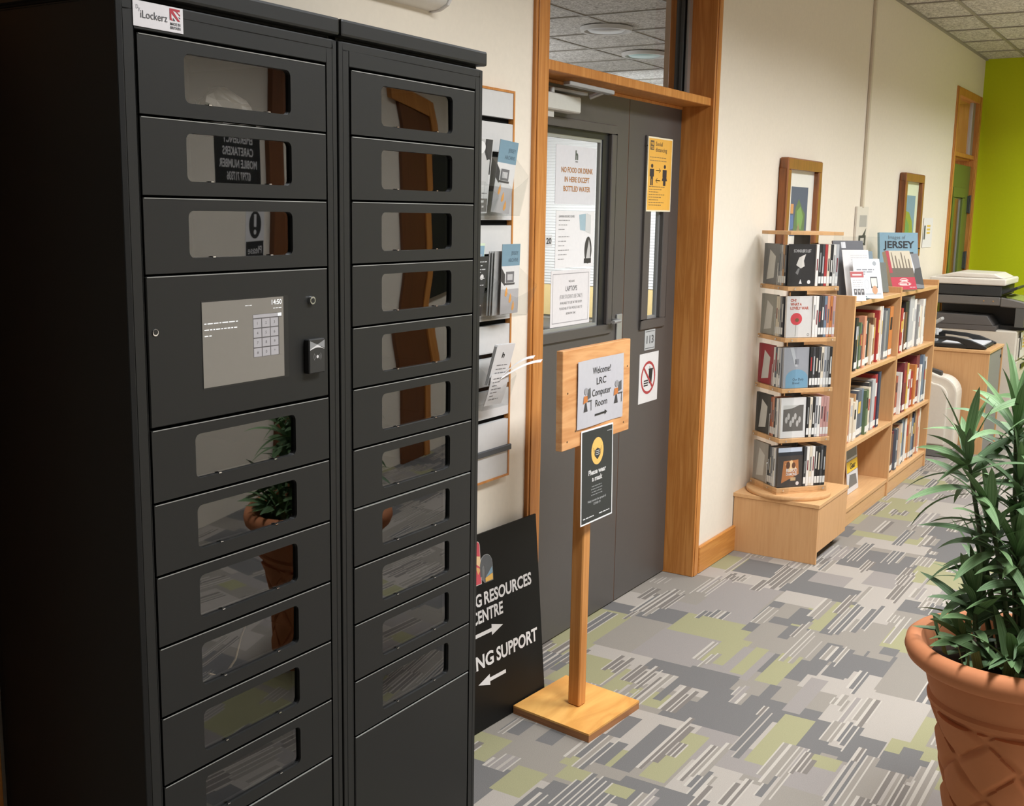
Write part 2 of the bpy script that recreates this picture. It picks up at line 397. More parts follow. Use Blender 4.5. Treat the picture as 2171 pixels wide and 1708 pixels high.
tag(bx(-4.3, YE-0.05, 0.64, -0.65, YE-0.005, 0.925).build('window_panel', C(232, 202, 140)), 'yellow panel below the blind seen through the door window', 'panel')
for nm, lx, ly, dc, lb in (('ceiling_light', -1.44, 6.34, (196, 194, 196), 'unlit round ceiling light seen through the glass over the door, nearer one'), ('ceiling_light', -1.71, 7.44, (176, 214, 216), 'pale blue tinted ceiling light seen through the glass over the door')):
    t = thing(nm, (lx, ly, IH-0.06), lb, 'ceiling light'); M = MB(); M.lathe([(0.001, IH-0.035), (0.10, IH-0.03), (0.13, IH-0.008)], (lx, ly, 0), 28); M.build('diffuser', C(*dc, 0.3), t, smooth=True)
    M = MB(); M.lathe([(0.13, IH-0.007), (0.135, IH-0.03), (0.155, IH-0.03), (0.16, IH-0.007)], (lx, ly, 0), 28); M.build('rim', white, t, smooth=True)
# the store behind the far door
W = MB(); W.box(-2.0, 9.41, 0, -1.9, 11, CH); W.box(-2, 11, 0, -0.25, 11.1, CH); W.box(-2, 9.4, 0, -0.25, 9.41, CH)
W.box(-2, 9.4, CH, -0.25, 11, CH+0.05); W.box(-2, 9.4, -0.05, -0.25, 11, 0)
struct(W.build('wall_store', wall_m))

# ------------------------------------------------------------------ double door with timber frame
def door_frame(name, y0, y1, jl, jr, tz, st=-0.125):
    M = MB(); M.box(-0.2, y0, 0, 0.012, y0+jl, FT); M.box(-0.2, y1-jr, 0, 0.012, y1, FT)
    M.box(-0.2, y0+jl, FT-0.06, 0.011, y1-jr, FT); M.box(-0.2, y0+jl, tz, 0.0, y1-jr, tz+0.032)
    M.box(-0.2, y0+jl, tz-0.012, st, y1-jr, tz)
    M.box(0.012, y0+0.012, 0, 0.016, y0+jl*0.55, FT-0.003); M.box(0.012, y1-jr*0.8, 0, 0.016, y1-0.012, FT-0.003)
    return struct(M.build(name, oak, bevel=0.002))
door_frame('trim_2', 3.105, 4.61, 0.083, 0.06, 2.045)
F0, F1 = 3.188, 4.55
tr = struct(MB().build('x', oak) if False else bx(-0.135, F0, 2.077, -0.129, F1-0.05, 2.55).build('window_1', glass_m))
M = MB(); M.box(-0.15, F1-0.05, 2.077, -0.118, F1-0.036, 2.55, 0); M.box(-0.15, F1-0.03, 2.077, -0.1, F1, 2.55, 1); M.box(-0.15, F1-0.036, 2.077, -0.112, F1-0.03, 2.55, 2)
M.build('glazing_bead', [bead_m, alu, dark_m], tr)
def leaf(name, y0, y1, wy0, wy1, wz0, wz1, gy0, gy1, gz0, gz1, xf=-0.13, door_m=door_m):
    xb = xf-0.022; M = MB(); st = 0.05 if gy1-gy0 > 0.4 else 0.0
    M.box(xb, y0, 0.008, xf, wy0, 2.033); M.box(xb, wy1, 0.008, xf, y1, 2.033)
    M.box(xb, wy0, 0.008, xf, wy1, wz0); M.box(xb, wy0, wz1, xf, wy1, 2.033)
    d = struct(M.build(name, door_m))
    M = MB(); f = 0.010     # bead round the vision panel, standing proud of the leaf
    for a in ((wy0, wz0, wy1, gz0), (wy0, gz1, wy1, wz1), (wy0, gz0, gy0, gz1), (gy1, gz0, wy1, gz1)):
        M.box(xb-0.004, a[0], a[1], xf+f, a[2], a[3], 0)
    M.build('vision_frame', door_m, d, bevel=0.003)
    if st:
        M = MB(); M.box(xb, gy1-st, gz0, xf-0.004, gy1, gz1-0.024); M.box(xb, gy0, gz1-0.024, xf-0.004, gy1, gz1); M.build('reveal_shade', black, d); gy1 -= st; gz1 -= 0.024  # black strips painting the shade in the frame's inner reveal
    M = MB(); t = 0.012
    for a in ((gy0, gz0, gy1, gz0+t), (gy0, gz1-t, gy1, gz1), (gy0, gz0+t, gy0+t, gz1-t), (gy1-t, gz0+t, gy1, gz1-t)):
        M.box(xb, a[0], a[1], xf-0.008, a[2], a[3])
    M.build('glazing_bead', alu, d)
    bx(xf-0.018, gy0+t, gz0+t, xf-0.014, gy1-t, gz1-t).build('vision_glass', glass_m, d)
    return d
d1 = leaf('door_1', F0+0.003, 4.051, 3.235, 3.935, 1.135, 1.925, 3.285, 3.897, 1.172, 1.892)
bx(-0.13, 3.99, 1.10, -0.122, 4.035, 1.205).build('lock_plate', alu, d1, bevel=0.002)
M = MB(); M.box(-0.13, 3.96, 1.176, -0.098, 3.975, 1.19); M.tube([(-0.1, 3.968, 1.183), (-0.095, 3.9, 1.183)], 0.008, 8); M.build('handle', alu, d1)
M = MB(); M.box(-0.13, 3.215, 1.938, -0.075, 3.563, 1.993)
cl = M.build('door_closer', plain('closer_grey', rgb(198, 197, 190), 0.4), d1, bevel=0.004)
M = MB(); M.box(-0.13, 3.30, 1.915, -0.09, 3.40, 1.938); M.build('closer_foot', plain('closer_foot_m', rgb(190, 188, 182), 0.4), cl)
M = MB(); M.obox((-0.10, 3.37, 2.004), (0.02, 0.25, 0.0), (-0.022, 0.004, 0), (0, 0, 0.012)); M.obox((-0.03, 3.40, 2.018), (0.045, 0.24, -0.012), (-0.03, 0.005, 0), (0, 0, 0.014))
M.tube([(-0.09, 3.38, 1.993), (-0.09, 3.38, 2.012)], 0.012, 10); M.tube([(-0.075, 3.62, 1.998), (-0.02, 3.64, 2.02)], 0.009, 8); M.build('closer_arm', alu, cl, bevel=0.002)
d2 = leaf('door_2', 4.056, F1-0.002, 4.20, 4.437, 1.125, 1.907, 4.262, 4.385, 1.165, 1.868)
M = MB(); M.box(-0.152, 4.0515, 0.01, -0.131, 4.0555, 2.03); M.build('meeting_strip', brown_door, d2)

# far door
door_frame('trim_3', 9.43, 10.44, 0.085, 0.10, 2.09, -0.03)
t3 = struct(bx(-0.035, 9.515, 2.122, -0.029, 10.34, 2.55).build('window_2', glass_m))
bx(-0.05, 10.24, 2.122, -0.02, 10.34, 2.55).build('glazing_bead', alu, t3)
d3 = leaf('door_3', 9.518, 10.337, 9.66, 10.14, 0.9, 1.85, 9.74, 10.06, 0.98, 1.77, -0.02, plain('olive_door', rgb(96, 112, 52), 0.4))  # whole leaf in one even olive
for z in (1.25, 1.72):
    M = MB(); M.box(-0.02, 10.30, z-0.07, -0.008, 10.338, z+0.07); M.tube([(-0.004, 10.334, z-0.075), (-0.004, 10.334, z+0.075)], 0.009, 8); M.build('hinge', bead_m, d3)

# ------------------------------------------------------------------ wall opposite, seen in the locker panes
M = MB(); M.box(3.265, 5.52, 0, 3.3, 5.93, 2.2); struct(M.build('door_4', brown_door, bevel=0.003))
M = MB(); M.box(3.25, 5.93, 0, 3.3, 6.03, 2.3); M.box(3.25, 5.42, 2.2, 3.3, 5.93, 2.3); struct(M.build('trim_4', oak, bevel=0.003))
struct(bx(3.25, 4.58, 0, 3.3, 4.76, 2.35).build('trim_5', brown_door, bevel=0.003))
MY = -Y
S, o = sheet_thing('notice', (3.298, 4.52, 1.60), MY, Z, 0.49, 0.38, C(20, 20, 20), 'black notice with white capitals on the wall facing the lockers, seen in a pane', 'notice')
for i, (t, wd) in enumerate((('EMERGENCY', 0.30), ('CARETAKERS', 0.31), ('MOBILE NUMBER', 0.38), ('07797 717336', 0.24))): S.text('lettering', white, t, 0.245, 0.318-i*0.062, 0.04, wd*1.06, 'c', 0.02)
S.finish(o)
S, o = sheet_thing('warning_sign', (3.298, 4.52, 1.08), MY, Z, 0.19, 0.5, white, 'white warning sign with black exclamation disc on the wall facing the lockers', 'sign')
S.ell('pictogram', ink, 0.095, 0.42, 0.062, 0.072); S.rect('pictogram', white, 0.083, 0.41, 0.107, 0.475, 3); S.ell('pictogram', white, 0.095, 0.382, 0.013, 0.013, 3)
S.rect('pictogram', ink, 0.005, 0.02, 0.185, 0.335); S.text('lettering', white, 'Please', 0.095, 0.27, 0.038, 0.14, 'c'); S.text('lettering', white, 'wash', 0.095, 0.20, 0.038, 0.12, 'c'); S.finish(o)
tag(bx(3.27, 6.06, 1.0, 3.3, 6.5, 2.0).build('noticeboard', C(22, 22, 22), bevel=0.004), 'black noticeboard on the wall facing the lockers, mirrored in panes', 'noticeboard')

# ------------------------------------------------------------------ lockers
def rrect(u0, v0, u1, v1, r, n=5):
    out = []
    for cx, cy, a0 in ((u1-r, v0+r, -90), (u1-r, v1-r, 0), (u0+r, v1-r, 90), (u0+r, v0+r, 180)):
        for i in range(n+1):
            a = math.radians(a0+90*i/n); out.append((cx+r*math.cos(a), cy+r*math.sin(a)))
    return out
XF = 0.42
def locker_bank(y0, y1, dy0, dy1, label, rows, control):
    t = thing('parcel_locker', (0.22, (y0+y1)/2, 0), label, 'locker', 'black parcel locker towers')
    M = MB(); dz0, dz1 = 0.03, rows[0][0]+0.003
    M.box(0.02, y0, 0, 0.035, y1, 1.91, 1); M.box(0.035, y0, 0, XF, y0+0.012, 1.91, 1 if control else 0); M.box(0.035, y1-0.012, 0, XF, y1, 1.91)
    M.box(0.035, y0+0.012, 1.895, XF, y1-0.012, 1.91); M.box(0.035, y0+0.012, 0, XF-0.03, y1-0.012, 0.03)
    M.box(XF-0.025, y0+0.012, 0, XF, dy0-0.003, 1.895); M.box(XF-0.025, dy1+0.003, 0, XF, y1-0.012, 1.895)
    M.box(XF-0.025, dy0-0.003, dz1, XF, dy1+0.003, 1.895); M.box(XF-0.025, dy0-0.003, 0, XF, dy1+0.003, dz0)
    M.build('cabinet_body', [lock_m, lock_shaded], t, bevel=0.0012)
    M = MB()
    for top, bot in rows: M.box(0.05, dy0-0.003, bot-0.002, XF-0.028, dy1+0.003, bot+0.002)
    M.box(0.05, dy0-0.02, dz0, XF-0.06, dy0-0.003, dz1); M.box(0.05, dy1+0.003, dz0, XF-0.06, dy1+0.02, dz1); M.box(0.036, dy0, dz0, 0.05, dy1, dz1)
    M.build('compartments', dark_m, t)
    M = MB(); M.box(0.015, y0-0.003*(control), 1.919, XF+0.008, y1+(0 if control else 0.006), 1.951); M.box(0.03, y0+0.006, 1.908, XF-0.012, y1-0.006, 1.92, 1)
    M.build('lid', [lock_m, dark_m], t, bevel=0.005, seg=2)
    g = 0.0022
    for top, bot in rows:
        a, b, c, d = dy0+g, dy1-g, bot+g, top-g
        small = abs((top-bot)-0.1255) < 0.01
        M = MB()
        if small:
            wy0, wy1, wz0, wz1 = dy0+0.095, dy0+0.343, top-0.1, top-0.022
            hole = rrect(wy0, wz0, wy1, wz1, 0.011); n = len(hole)
            # ring between outer rectangle and rounded hole
            outer = []
            for (hu, hv) in hole:
                cu, cv = (wy0+wy1)/2, (wz0+wz1)/2; du, dv = hu-cu, hv-cv
                if abs(du)/(wy1-wy0) > abs(dv)/(wz1-wz0): q = (b if du > 0 else a, cv+dv*((d if dv > 0 else c)-cv)/((wz1 if dv > 0 else wz0)-cv))
                else: q = (cu+du*((b if du > 0 else a)-cu)/((wy1 if du > 0 else wy0)-cu), d if dv > 0 else c)
                outer.append(q)
            # snap the middle sample of each rounded corner to the door corner
            for q, cor in ((2, (b, c)), (9, (b, d)), (14, (a, d)), (21, (a, c))): outer[q] = cor
            vs = []; xs = (XF+0.001, XF-0.018)
            for x in xs: vs += [(x, u, v) for u, v in outer]+[(x, u, v) for u, v in hole]
            fs = []
            for i in range(n):
                j = (i+1) % n
                fs += [(i, j, n+j, n+i), (2*n+i, 3*n+i, 3*n+j, 2*n+j), (n+i, n+j, 3*n+j, 3*n+i), (i, 2*n+i, 2*n+j, j)]
            M.add(vs, fs)
            dr = M.build('locker_door', lock_m, t, bevel=0)
            P = MB(); cy, hy = (wy0+wy1)/2, (wy1-wy0)/2
            sag = random.uniform(0.0004, 0.0012); tw = random.uniform(-0.0006, 0.0006)
            P.grid(lambda u, v: Vector((XF-0.0045-sag*(2*u-1)**2+tw*(2*u-1)*(2*v-1), wy0-0.004+(wy1-wy0+0.008)*u, wz0-0.004+(wz1-wz0+0.008)*v)), 14, 5)
            P.build('window_pane', pane_m, dr, smooth=True)
            E = MB()   # painted highlight along the door top, and hinge pins of the pane
            E.box(XF-0.004, a+0.002, d-0.0015, XF+0.0018, b-0.002, d); E.build('door_edge_highlight', plain('edge_highlight', rgb(150, 150, 146), 0.3), dr)
            for yy in (wy0+0.055, wy1-0.055): bx(XF-0.002, yy-0.003, wz0-0.001, XF+0.001, yy+0.003, wz0+0.002).build('pane_clip', chrome, dr)
        else:
            M.box(XF-0.018, a, c, XF+0.001, b, d)
            dr = M.build('control_panel' if (control and top-bot > 0.2 and top > 1) else 'locker_door', lock_m, t, bevel=0.0015)
            E = MB(); E.box(XF-0.004, a+0.002, d-0.0015, XF+0.0018, b-0.002, d); E.build('door_edge_highlight', plain('edge_highlight', rgb(150, 150, 146), 0.3), dr)  # same painted highlight along the top of the plain doors
            if control and top > 1: panel_details(dr, top, bot)
    return t
def panel_details(dr, top, bot):
    XP = XF+0.001
    # black screen bezel with touchscreen set into it
    bx(XP-0.003, 1.342, 1.288, XP+0.0004, 1.553, 1.44).build('screen_recess', black, dr)
    S = Sheet((XP+0.001, 1.343, 1.291), Y, Z)
    scr = MB().obox((XP-0.002, 1.343, 1.291), (0.003, 0, 0), (0, 0.197, 0), (0, 0, 0.147)).build('touch_screen', plain('lit_screen', rgb(112, 107, 100), 0.35, 0, 0.5, rgb(150, 143, 132), 0.22), dr)
    wh = plain('screen_white', rgb(235, 235, 235), 0.5, 0, 0.4, (1, 1, 1), 0.25); lt = plain('screen_key', rgb(160, 156, 158), 0.5, 0, 0.4, rgb(200, 196, 198), 0.15); dk = plain('screen_line', rgb(96, 92, 92), 0.5)
    S.text('screen_lettering', wh, '14:50', 0.192, 0.134, 0.0085, 0.026, 'r', 0.02)
    S.greek('screen_lettering', wh, 0.170, 0.192, 0.1265, 0.0025); S.greek('screen_lettering', wh, 0.1, 0.118, 0.135, 0.002)
    for v, l in ((0.109, 0.078), (0.0985, 0.076), (0.088, 0.016)): S.greek('screen_lettering', wh, 0.004, 0.004+l, v, 0.0035)
    S.rect('screen_keypad', dk, 0.1185, 0.0415, 0.192, 0.1185, 1); S.rect('screen_keypad', lt, 0.119, 0.112, 0.180, 0.118, 2); S.rect('screen_keypad', wh, 0.181, 0.112, 0.191, 0.118, 2)
    S.rect('screen_keypad', plain('screen_back', rgb(112, 107, 100), 0.35, 0, 0.5, rgb(150, 143, 132), 0.22), 0.184, 0.0415, 0.192, 0.1105, 2)
    for i, c in enumerate('123456789#0*'):
        u, v = 0.1195+(i % 3)*0.0215, 0.0945-(i//3)*0.0175
        S.rect('screen_keypad', lt, u, v, u+0.0195, v+0.0155, 2); S.text('screen_lettering', dk, c, u+0.0098, v+0.0055, 0.005, None, 'c')
    S.finish(scr)
    M = MB(); M.tube([(XP-0.001, 1.615, 1.4265), (XP+0.006, 1.615, 1.4265)], [0.0085, 0.0075], 18)
    lk = M.build('key_lock', chrome, dr, smooth=True); MB().tube([(XP+0.0055, 1.615, 1.4265), (XP+0.0065, 1.615, 1.4265)], 0.0048, 14).build('keyhole', black, lk)
    M = MB(); M.tube([(XP-0.001, 1.243, 1.395), (XP+0.0015, 1.243, 1.395)], 0.0058, 18); lk = M.build('camera_hole', chrome, dr); MB().tube([(XP+0.001, 1.243, 1.396), (XP+0.002, 1.243, 1.396)], 0.0046, 14).build('lens', black, lk)
    M = MB(); M.box(XP-0.001, 1.595, 1.288, XP+0.013, 1.640, 1.354); rd = M.build('card_reader', plain('reader_black', rgb(44, 44, 44), 0.4), dr, bevel=0.002)
    S = Sheet((XP+0.0132, 1.595, 1.288), Y, Z); gm = plain('reader_grey', rgb(140, 140, 140), 0.35)
    S.poly('reader_badge', gm, [(0.002, 0.047), (0.002, 0.063), (0.0225, 0.055)], 1); S.poly('reader_badge', gm, [(0.043, 0.063), (0.043, 0.047), (0.0225, 0.055)], 1)
    S.poly('reader_badge', white, [(0.002, 0.047)]+[(0.002+0.041*i/8, 0.045+0.0045*math.sin(math.pi*i/8)) for i in range(9)]+[(0.0225, 0.055)], 2)
    S.ell('reader_badge', white, 0.0225, 0.032, 0.003, 0.003)
    for sgn in (-1, 1):
        for r in (0.007, 0.0105):
            for i in range(-3, 3):
                a0, a1 = i*0.22, (i+1)*0.22; S.line('reader_badge', gm, 0.0225+sgn*r*math.cos(a0), 0.032+r*math.sin(a0), 0.0225+sgn*r*math.cos(a1), 0.032+r*math.sin(a1), 0.0008)
    S.finish(rd)
TOPS = [1.864-0.1255*i for i in range(12)]
rowsL = [(TOPS[0], TOPS[1]), (TOPS[1], TOPS[2]), (TOPS[2], 1.4875), (1.4875, 1.236)]
z = 1.236
while z > 0.55: rowsL.append((z, z-0.1257)); z -= 0.1257
rowsL.append((z, 0.035))
rowsR = []; z = 1.8635
for i in range(11): rowsR.append((z, z-0.1246)); z -= 0.1246
rowsR.append((z, 0.035))
LB = locker_bank(1.19, 1.6965, 1.226, 1.665, 'black parcel locker tower with the touchscreen, left of the pair', rowsL, True)
RB = locker_bank(1.7015, 2.196, 1.735, 2.165, 'black parcel locker tower without a screen, nearer the leaflet rack', rowsR, False)
S, o = sheet_thing('maker_sticker', (XF+0.0014, 1.222, 1.8715), Y, Z, 0.0995, 0.0385, plain('sticker_white', rgb(238, 234, 236), 0.4), 'white maker sticker on the upper left corner of the touchscreen locker', 'sticker', th=0.001)
S.text('lettering', C(70, 70, 74), 'iLockerz', 0.014, 0.0135, 0.0115, 0.053); S.text('lettering', C(150, 150, 154), 'D', 0.006, 0.026, 0.006, 0.004); S.text('lettering', C(150, 150, 154), 'y', 0.0105, 0.024, 0.006, 0.003)
rd = C(186, 40, 58); nv = C(60, 66, 74)
S.poly('emblem', rd, [(0.072, 0.018), (0.072, 0.036), (0.093, 0.036), (0.093, 0.0325), (0.0755, 0.0325), (0.0755, 0.018)]); S.poly('emblem', rd, [(0.0755, 0.0325), (0.079, 0.0325), (0.0935, 0.0175), (0.0885, 0.0175), (0.0755, 0.029)])
S.poly('emblem', rd, [(0.0915, 0.029), (0.0935, 0.029), (0.0935, 0.0255), (0.084, 0.0325), (0.0875, 0.0325)]); S.poly('emblem', rd, [(0.0755, 0.022), (0.0785, 0.0175), (0.0755, 0.0175)])
S.poly('emblem', nv, [(0.0935, 0.0215), (0.0935, 0.024), (0.089, 0.0245)]); S.poly('emblem', nv, [(0.079, 0.0175), (0.0835, 0.0175), (0.0785, 0.0225)])
S.text('lettering', C(60, 60, 64), 'MADE IN', 0.083, 0.0105, 0.0042, 0.0205, 'c', 0.02); S.text('lettering', C(60, 60, 64), 'BRITAIN', 0.083, 0.0045, 0.0042, 0.0205, 'c', 0.02); S.finish(o)
# what lies in the compartments
R = random.Random(3)
M = MB(); bm_pts = lambda u, v: Vector((0.31+0.07*u+R.uniform(-.01, .01), 1.40+0.15*v+R.uniform(-.012, .012), 1.742+max(0, math.sin(math.pi*min(1, max(0, u)))*math.sin(math.pi*v))*0.06+R.uniform(0, .01)*(0 < u < 1)))
M.grid(bm_pts, 9, 12); tag(M.build('plastic_bag', C(236, 226, 210, 0.25)), 'crumpled white plastic bag behind the uppermost pane of the touchscreen locker', 'bag')
M = MB(); M.tube([(0.395, 1.36, 0.762), (0.39, 1.39, 0.745), (0.39, 1.41, 0.748), (0.39, 1.43, 0.765), (0.385, 1.45, 0.80), (0.38, 1.475, 0.83), (0.375, 1.48, 0.84)], 0.0022, 6); tag(M.build('charging_cable', C(226, 200, 160)), 'cream cable curling behind a lower pane of the touchscreen locker', 'cable')

# ------------------------------------------------------------------ rolled screen casing over the lockers
prof = [(0, 2.125), (0.03, 2.128), (0.055, 2.14), (0.07, 2.165), (0.075, 2.195), (0.07, 2.225), (0.05, 2.245), (0, 2.25)]
t = thing('projector_screen', (0.04, 1.4, 2.125), 'white rounded casing of a rolled up projector screen above the lockers', 'screen')
MB().prism([(a, b) for a, b in prof], (0.0, 0.6, 0), X, Z, (0, 1.965, 0)).build('casing', whitep, t, smooth=True)
MB().prism([(a*1.06, 2.187+(b-2.187)*1.07) for a, b in prof], (0.0, 2.565, 0), X, Z, (0, 0.012, 0)).build('end_cap', white, t, bevel=0.002)

# ------------------------------------------------------------------ slatwall leaflet rack
t = thing('leaflet_rack', (0.01, 2.65, 0.77), 'grey slatted leaflet rack with timber edging on the wall beside the lockers', 'rack')
M = MB(); ya, yb = 2.3, 2.965; grooves = [1.864-0.1*i for i in range(11)]
zs = [1.947]+[g for g in grooves for _ in (0,)]+[0.785]
prev = 1.947
for g_ in grooves+[0.779]:
    lo = g_+0.008 if g_ > 0.78 else 0.779
    M.box(0.004, ya, lo, 0.02, yb, prev, 0); prev = g_-0.008
M.box(0.001, ya, 0.779, 0.004, yb, 1.947, 1)
M.build('slat_panel', [slat_m, dark_m], t)
M = MB(); M.box(0.001, yb, 0.772, 0.022, yb+0.008, 1.954); M.box(0.001, ya, 1.947, 0.022, yb, 1.954); M.box(0.001, ya, 0.772, 0.022, yb, 0.779); M.build('edging', oak, t)
M = MB(); M.box(0.008, ya, 0.856, 0.028, yb+0.012, 0.874); M.build('plastic_insert', C(74, 76, 80), t, bevel=0.002)
def holder(y0, y1, z0, z1, lab, x=0.024, dep=0.045, lean=0.03):
    M = MB(); th = 0.002; o = Vector((x, y0, z0)); up = Vector((lean*0.4, 0, z1-z0)); w_ = Vector((0, y1-y0, 0))
    M.obox(o, w_, up, (th, 0, 0)); M.obox(o, w_, (dep, 0, 0), (0, 0, th))
    f = Vector((x+dep, y0, z0)); upf = Vector((lean, 0, (z1-z0)*0.62)); h1 = (z1-z0)*0.62; wd = y1-y0
    M.prism([(0, 0), (wd, 0), (wd, h1), (wd*0.72, h1*0.78), (wd*0.5, h1*0.66), (wd*0.28, h1*0.78), (0, h1)], f, Y, Vector((lean, 0, h1)).normalized(), Vector((th, 0, 0)))
    for yy in (y0, y1-th): M.prism([(0, 0), (dep, 0), (dep+lean, h1), (lean*0.4, z1-z0)], (x, yy, z0), X, Z, (0, th, 0))
    o = M.build('leaflet_holder', acry); tag(o, lab, 'leaflet holder', 'clear acrylic leaflet holders'); return o
holder(2.592, 2.792, 1.585, 1.78, 'clear acrylic holder on the upper row, holding the black and white leaflet')
holder(2.795, 2.932, 1.585, 1.775, 'clear acrylic holder on the upper row, at the rack edge by the blue leaflet')
holder(2.618, 2.768, 1.285, 1.49, 'clear acrylic holder on the second row, holding the green and dark leaflets', dep=0.055)
holder(2.775, 2.968, 1.285, 1.44, 'wide clear acrylic holder on the second row, with the blue leaflet', dep=0.055, lean=0.035)
holder(2.715, 2.86, 1.02, 1.18, 'clear acrylic holder low on the rack, with curling white leaflets', dep=0.06)
holder(2.61, 2.70, 1.575, 1.68, 'small clear acrylic holder overlapping the black and white leaflet', x=0.085, dep=0.03)
S, o = sheet_thing('leaflet', (0.046, 2.597, 1.592), Y, Vector((0.1, 0, 1)), 0.19, 0.212, C(208, 206, 204), 'leaflet with a black and white photograph, upper row of the rack', 'leaflet')
S.rect('photo', C(56, 54, 54), 0.05, 0.11, 0.187, 0.209, 1); S.poly('photo', C(190, 188, 186), [(0.115, 0.209), (0.15, 0.209), (0.148, 0.175), (0.165, 0.15), (0.18, 0.155), (0.18, 0.08), (0.11, 0.08), (0.122, 0.13), (0.118, 0.18)], 2)
S.poly('photo', C(60, 58, 58), [(0.158, 0.209), (0.187, 0.209), (0.187, 0.15), (0.17, 0.155), (0.155, 0.185)], 3); S.ell('photo', C(226, 224, 222), 0.132, 0.185, 0.02, 0.017, 4); S.rect('photo', C(116, 112, 108), 0.05, 0.004, 0.187, 0.042, 1); S.greek('lettering', white, 0.12, 0.182, 0.03, 0.012); S.greek('lettering', white, 0.12, 0.17, 0.016, 0.01); S.greek('lettering', grey_ink, 0.14, 0.18, 0.055, 0.006); S.finish(o)
def blue_leaflet(o3, R, U, lab):
    S, o = sheet_thing('leaflet', o3, R, U, 0.1, 0.21, C(176, 172, 172), lab, 'leaflet', 'blue society leaflets on the rack')
    S.rect('artwork', C(116, 146, 162), 0, 0.145, 0.1, 0.21, 1); S.rect('artwork', C(214, 212, 210), 0.0, 0.075, 0.1, 0.145, 1); S.rect('artwork', C(108, 106, 108), 0.025, 0.095, 0.07, 0.128, 2); S.rect('artwork', C(186, 184, 184), 0.033, 0.102, 0.062, 0.12, 3)
    S.poly('artwork', C(60, 58, 58), [(0, 0.14), (0.02, 0.12), (0.02, 0.085), (0, 0.1)], 2); S.rect('artwork', C(70, 68, 68), 0.02, 0.088, 0.075, 0.094, 2)
    for i, (u, v) in enumerate(((0.022, 0.056), (0.045, 0.036), (0.062, 0.012))): S.poly('artwork', C(226, 160, 84), [(u, v), (u+0.007, v-0.004), (u+0.014, v+0.004), (u+0.014, v+0.016), (u+0.009, v+0.027), (u+0.002, v+0.012)], 2)
    S.text('lettering', C(84, 104, 118), 'JERSEY', 0.09, 0.178, 0.011, 0.04, 'r'); S.text('lettering', C(84, 104, 118), 'ARCHIVE', 0.09, 0.157, 0.011, 0.055, 'r'); S.finish(o)
blue_leaflet((0.050, 2.803, 1.596), Vector((0, 0.99, -0.06)), Vector((0.09, 0.09, 1)), 'blue leaflet tilted sideways in the upper row of the rack')
blue_leaflet((0.070, 2.83, 1.295), Y, Vector((0.09, -0.10, 1)), 'blue leaflet with orange drops in the second row of the rack')
for k in range(3): tag(MB().obox((0.040+0.007*k, 2.80+0.004*k, 1.292), (0.002, 0, 0), (0, 0.1, 0), (0.017, -0.014, 0.19)).build('leaflet', C(176, 174, 172)), ['grey leaflet hindmost of the three behind the orange drop leaflet', 'grey leaflet midmost of the three behind the orange drop leaflet', 'grey leaflet directly behind the orange drop leaflet'][k], 'leaflet', 'grey leaflets behind the blue one')
S, o = sheet_thing('leaflet', (0.043, 2.63, 1.292), Y, Vector((0.09, 0, 1)), 0.128, 0.215, C(206, 220, 190), 'pale green leaflet in the second row of the rack', 'leaflet'); S.rect('artwork', C(120, 168, 100), 0.078, 0.0, 0.088, 0.21, 1); S.rect('artwork', C(130, 160, 178), 0.098, 0.172, 0.126, 0.208, 1); S.text('lettering', white, 'BM', 0.103, 0.176, 0.008, 0.012); S.finish(o)
S, o = sheet_thing('leaflet', (0.060, 2.668, 1.296), Y, Vector((0.09, 0.1, 1)), 0.075, 0.175, C(48, 48, 48), 'narrow dark leaflet in front of the pale green one', 'leaflet')
for i, v in enumerate((0.158, 0.147, 0.136, 0.128, 0.11, 0.1, 0.09, 0.06, 0.03, 0.02)): S.greek('lettering', C(190, 190, 190), 0.01, 0.065-0.02*(i % 2), v, 0.005)
S.ell('pictogram', white, 0.05, 0.115, 0.009, 0.008); S.ell('pictogram', white, 0.034, 0.082, 0.005, 0.007); S.finish(o)
bend = lambda u, v: 0.016*math.sin(v*16)
S, o = sheet_thing('leaflet', (0.064, 2.758, 1.026), Vector((0.05, 1, 0)), Vector((0.12, -0.02, 1)), 0.09, 0.10, white, 'white printed leaflet curling out of the low holder on the rack', 'leaflet', bend=bend)
for i in range(7): S.greek('lettering', C(120, 118, 118), 0.012, 0.06-0.012*(i % 3), 0.085-i*0.011, 0.005)
S.finish(o)
for k in range(4):
    S, o = sheet_thing('leaflet', (0.062+0.005*k, 2.765-0.003*k, 1.09), Vector((0.1, 1, -0.02)), Vector((0.22, 0.10, 1)), 0.085, 0.125, white, ['white leaflet hindmost of the upright stack in the low holder', 'white leaflet second from the back of the low holder stack', 'white leaflet third from the back of the low holder stack', 'white leaflet foremost of the upright stack, with a small dark logo'][k], 'leaflet', 'white leaflets standing in the low holder')
    if k == 3:
        S.text('lettering', ink, 'h', 0.04, 0.085, 0.016, 0.012, 'c', 0.03)
        for i in range(4): S.greek('lettering', grey_ink, 0.02, 0.07, 0.06-i*0.012, 0.005)
        S.finish(o)
for k, (dy_, dz_) in enumerate(((0.115, 0.06), (0.15, 0.045))):
    M = MB(); M.grid(lambda u, v: Vector((0.088+0.05*v+0.006*k, 2.80+dy_*v+0.012*u, 1.105+dz_*math.sin(v*1.6)+0.008*u-0.004*v)), 2, 8); tag(M.build('leaflet', white), ['white leaflet edge springing out of the low holder, the higher one', 'white leaflet edge springing out of the low holder, the longer one'][k], 'leaflet')

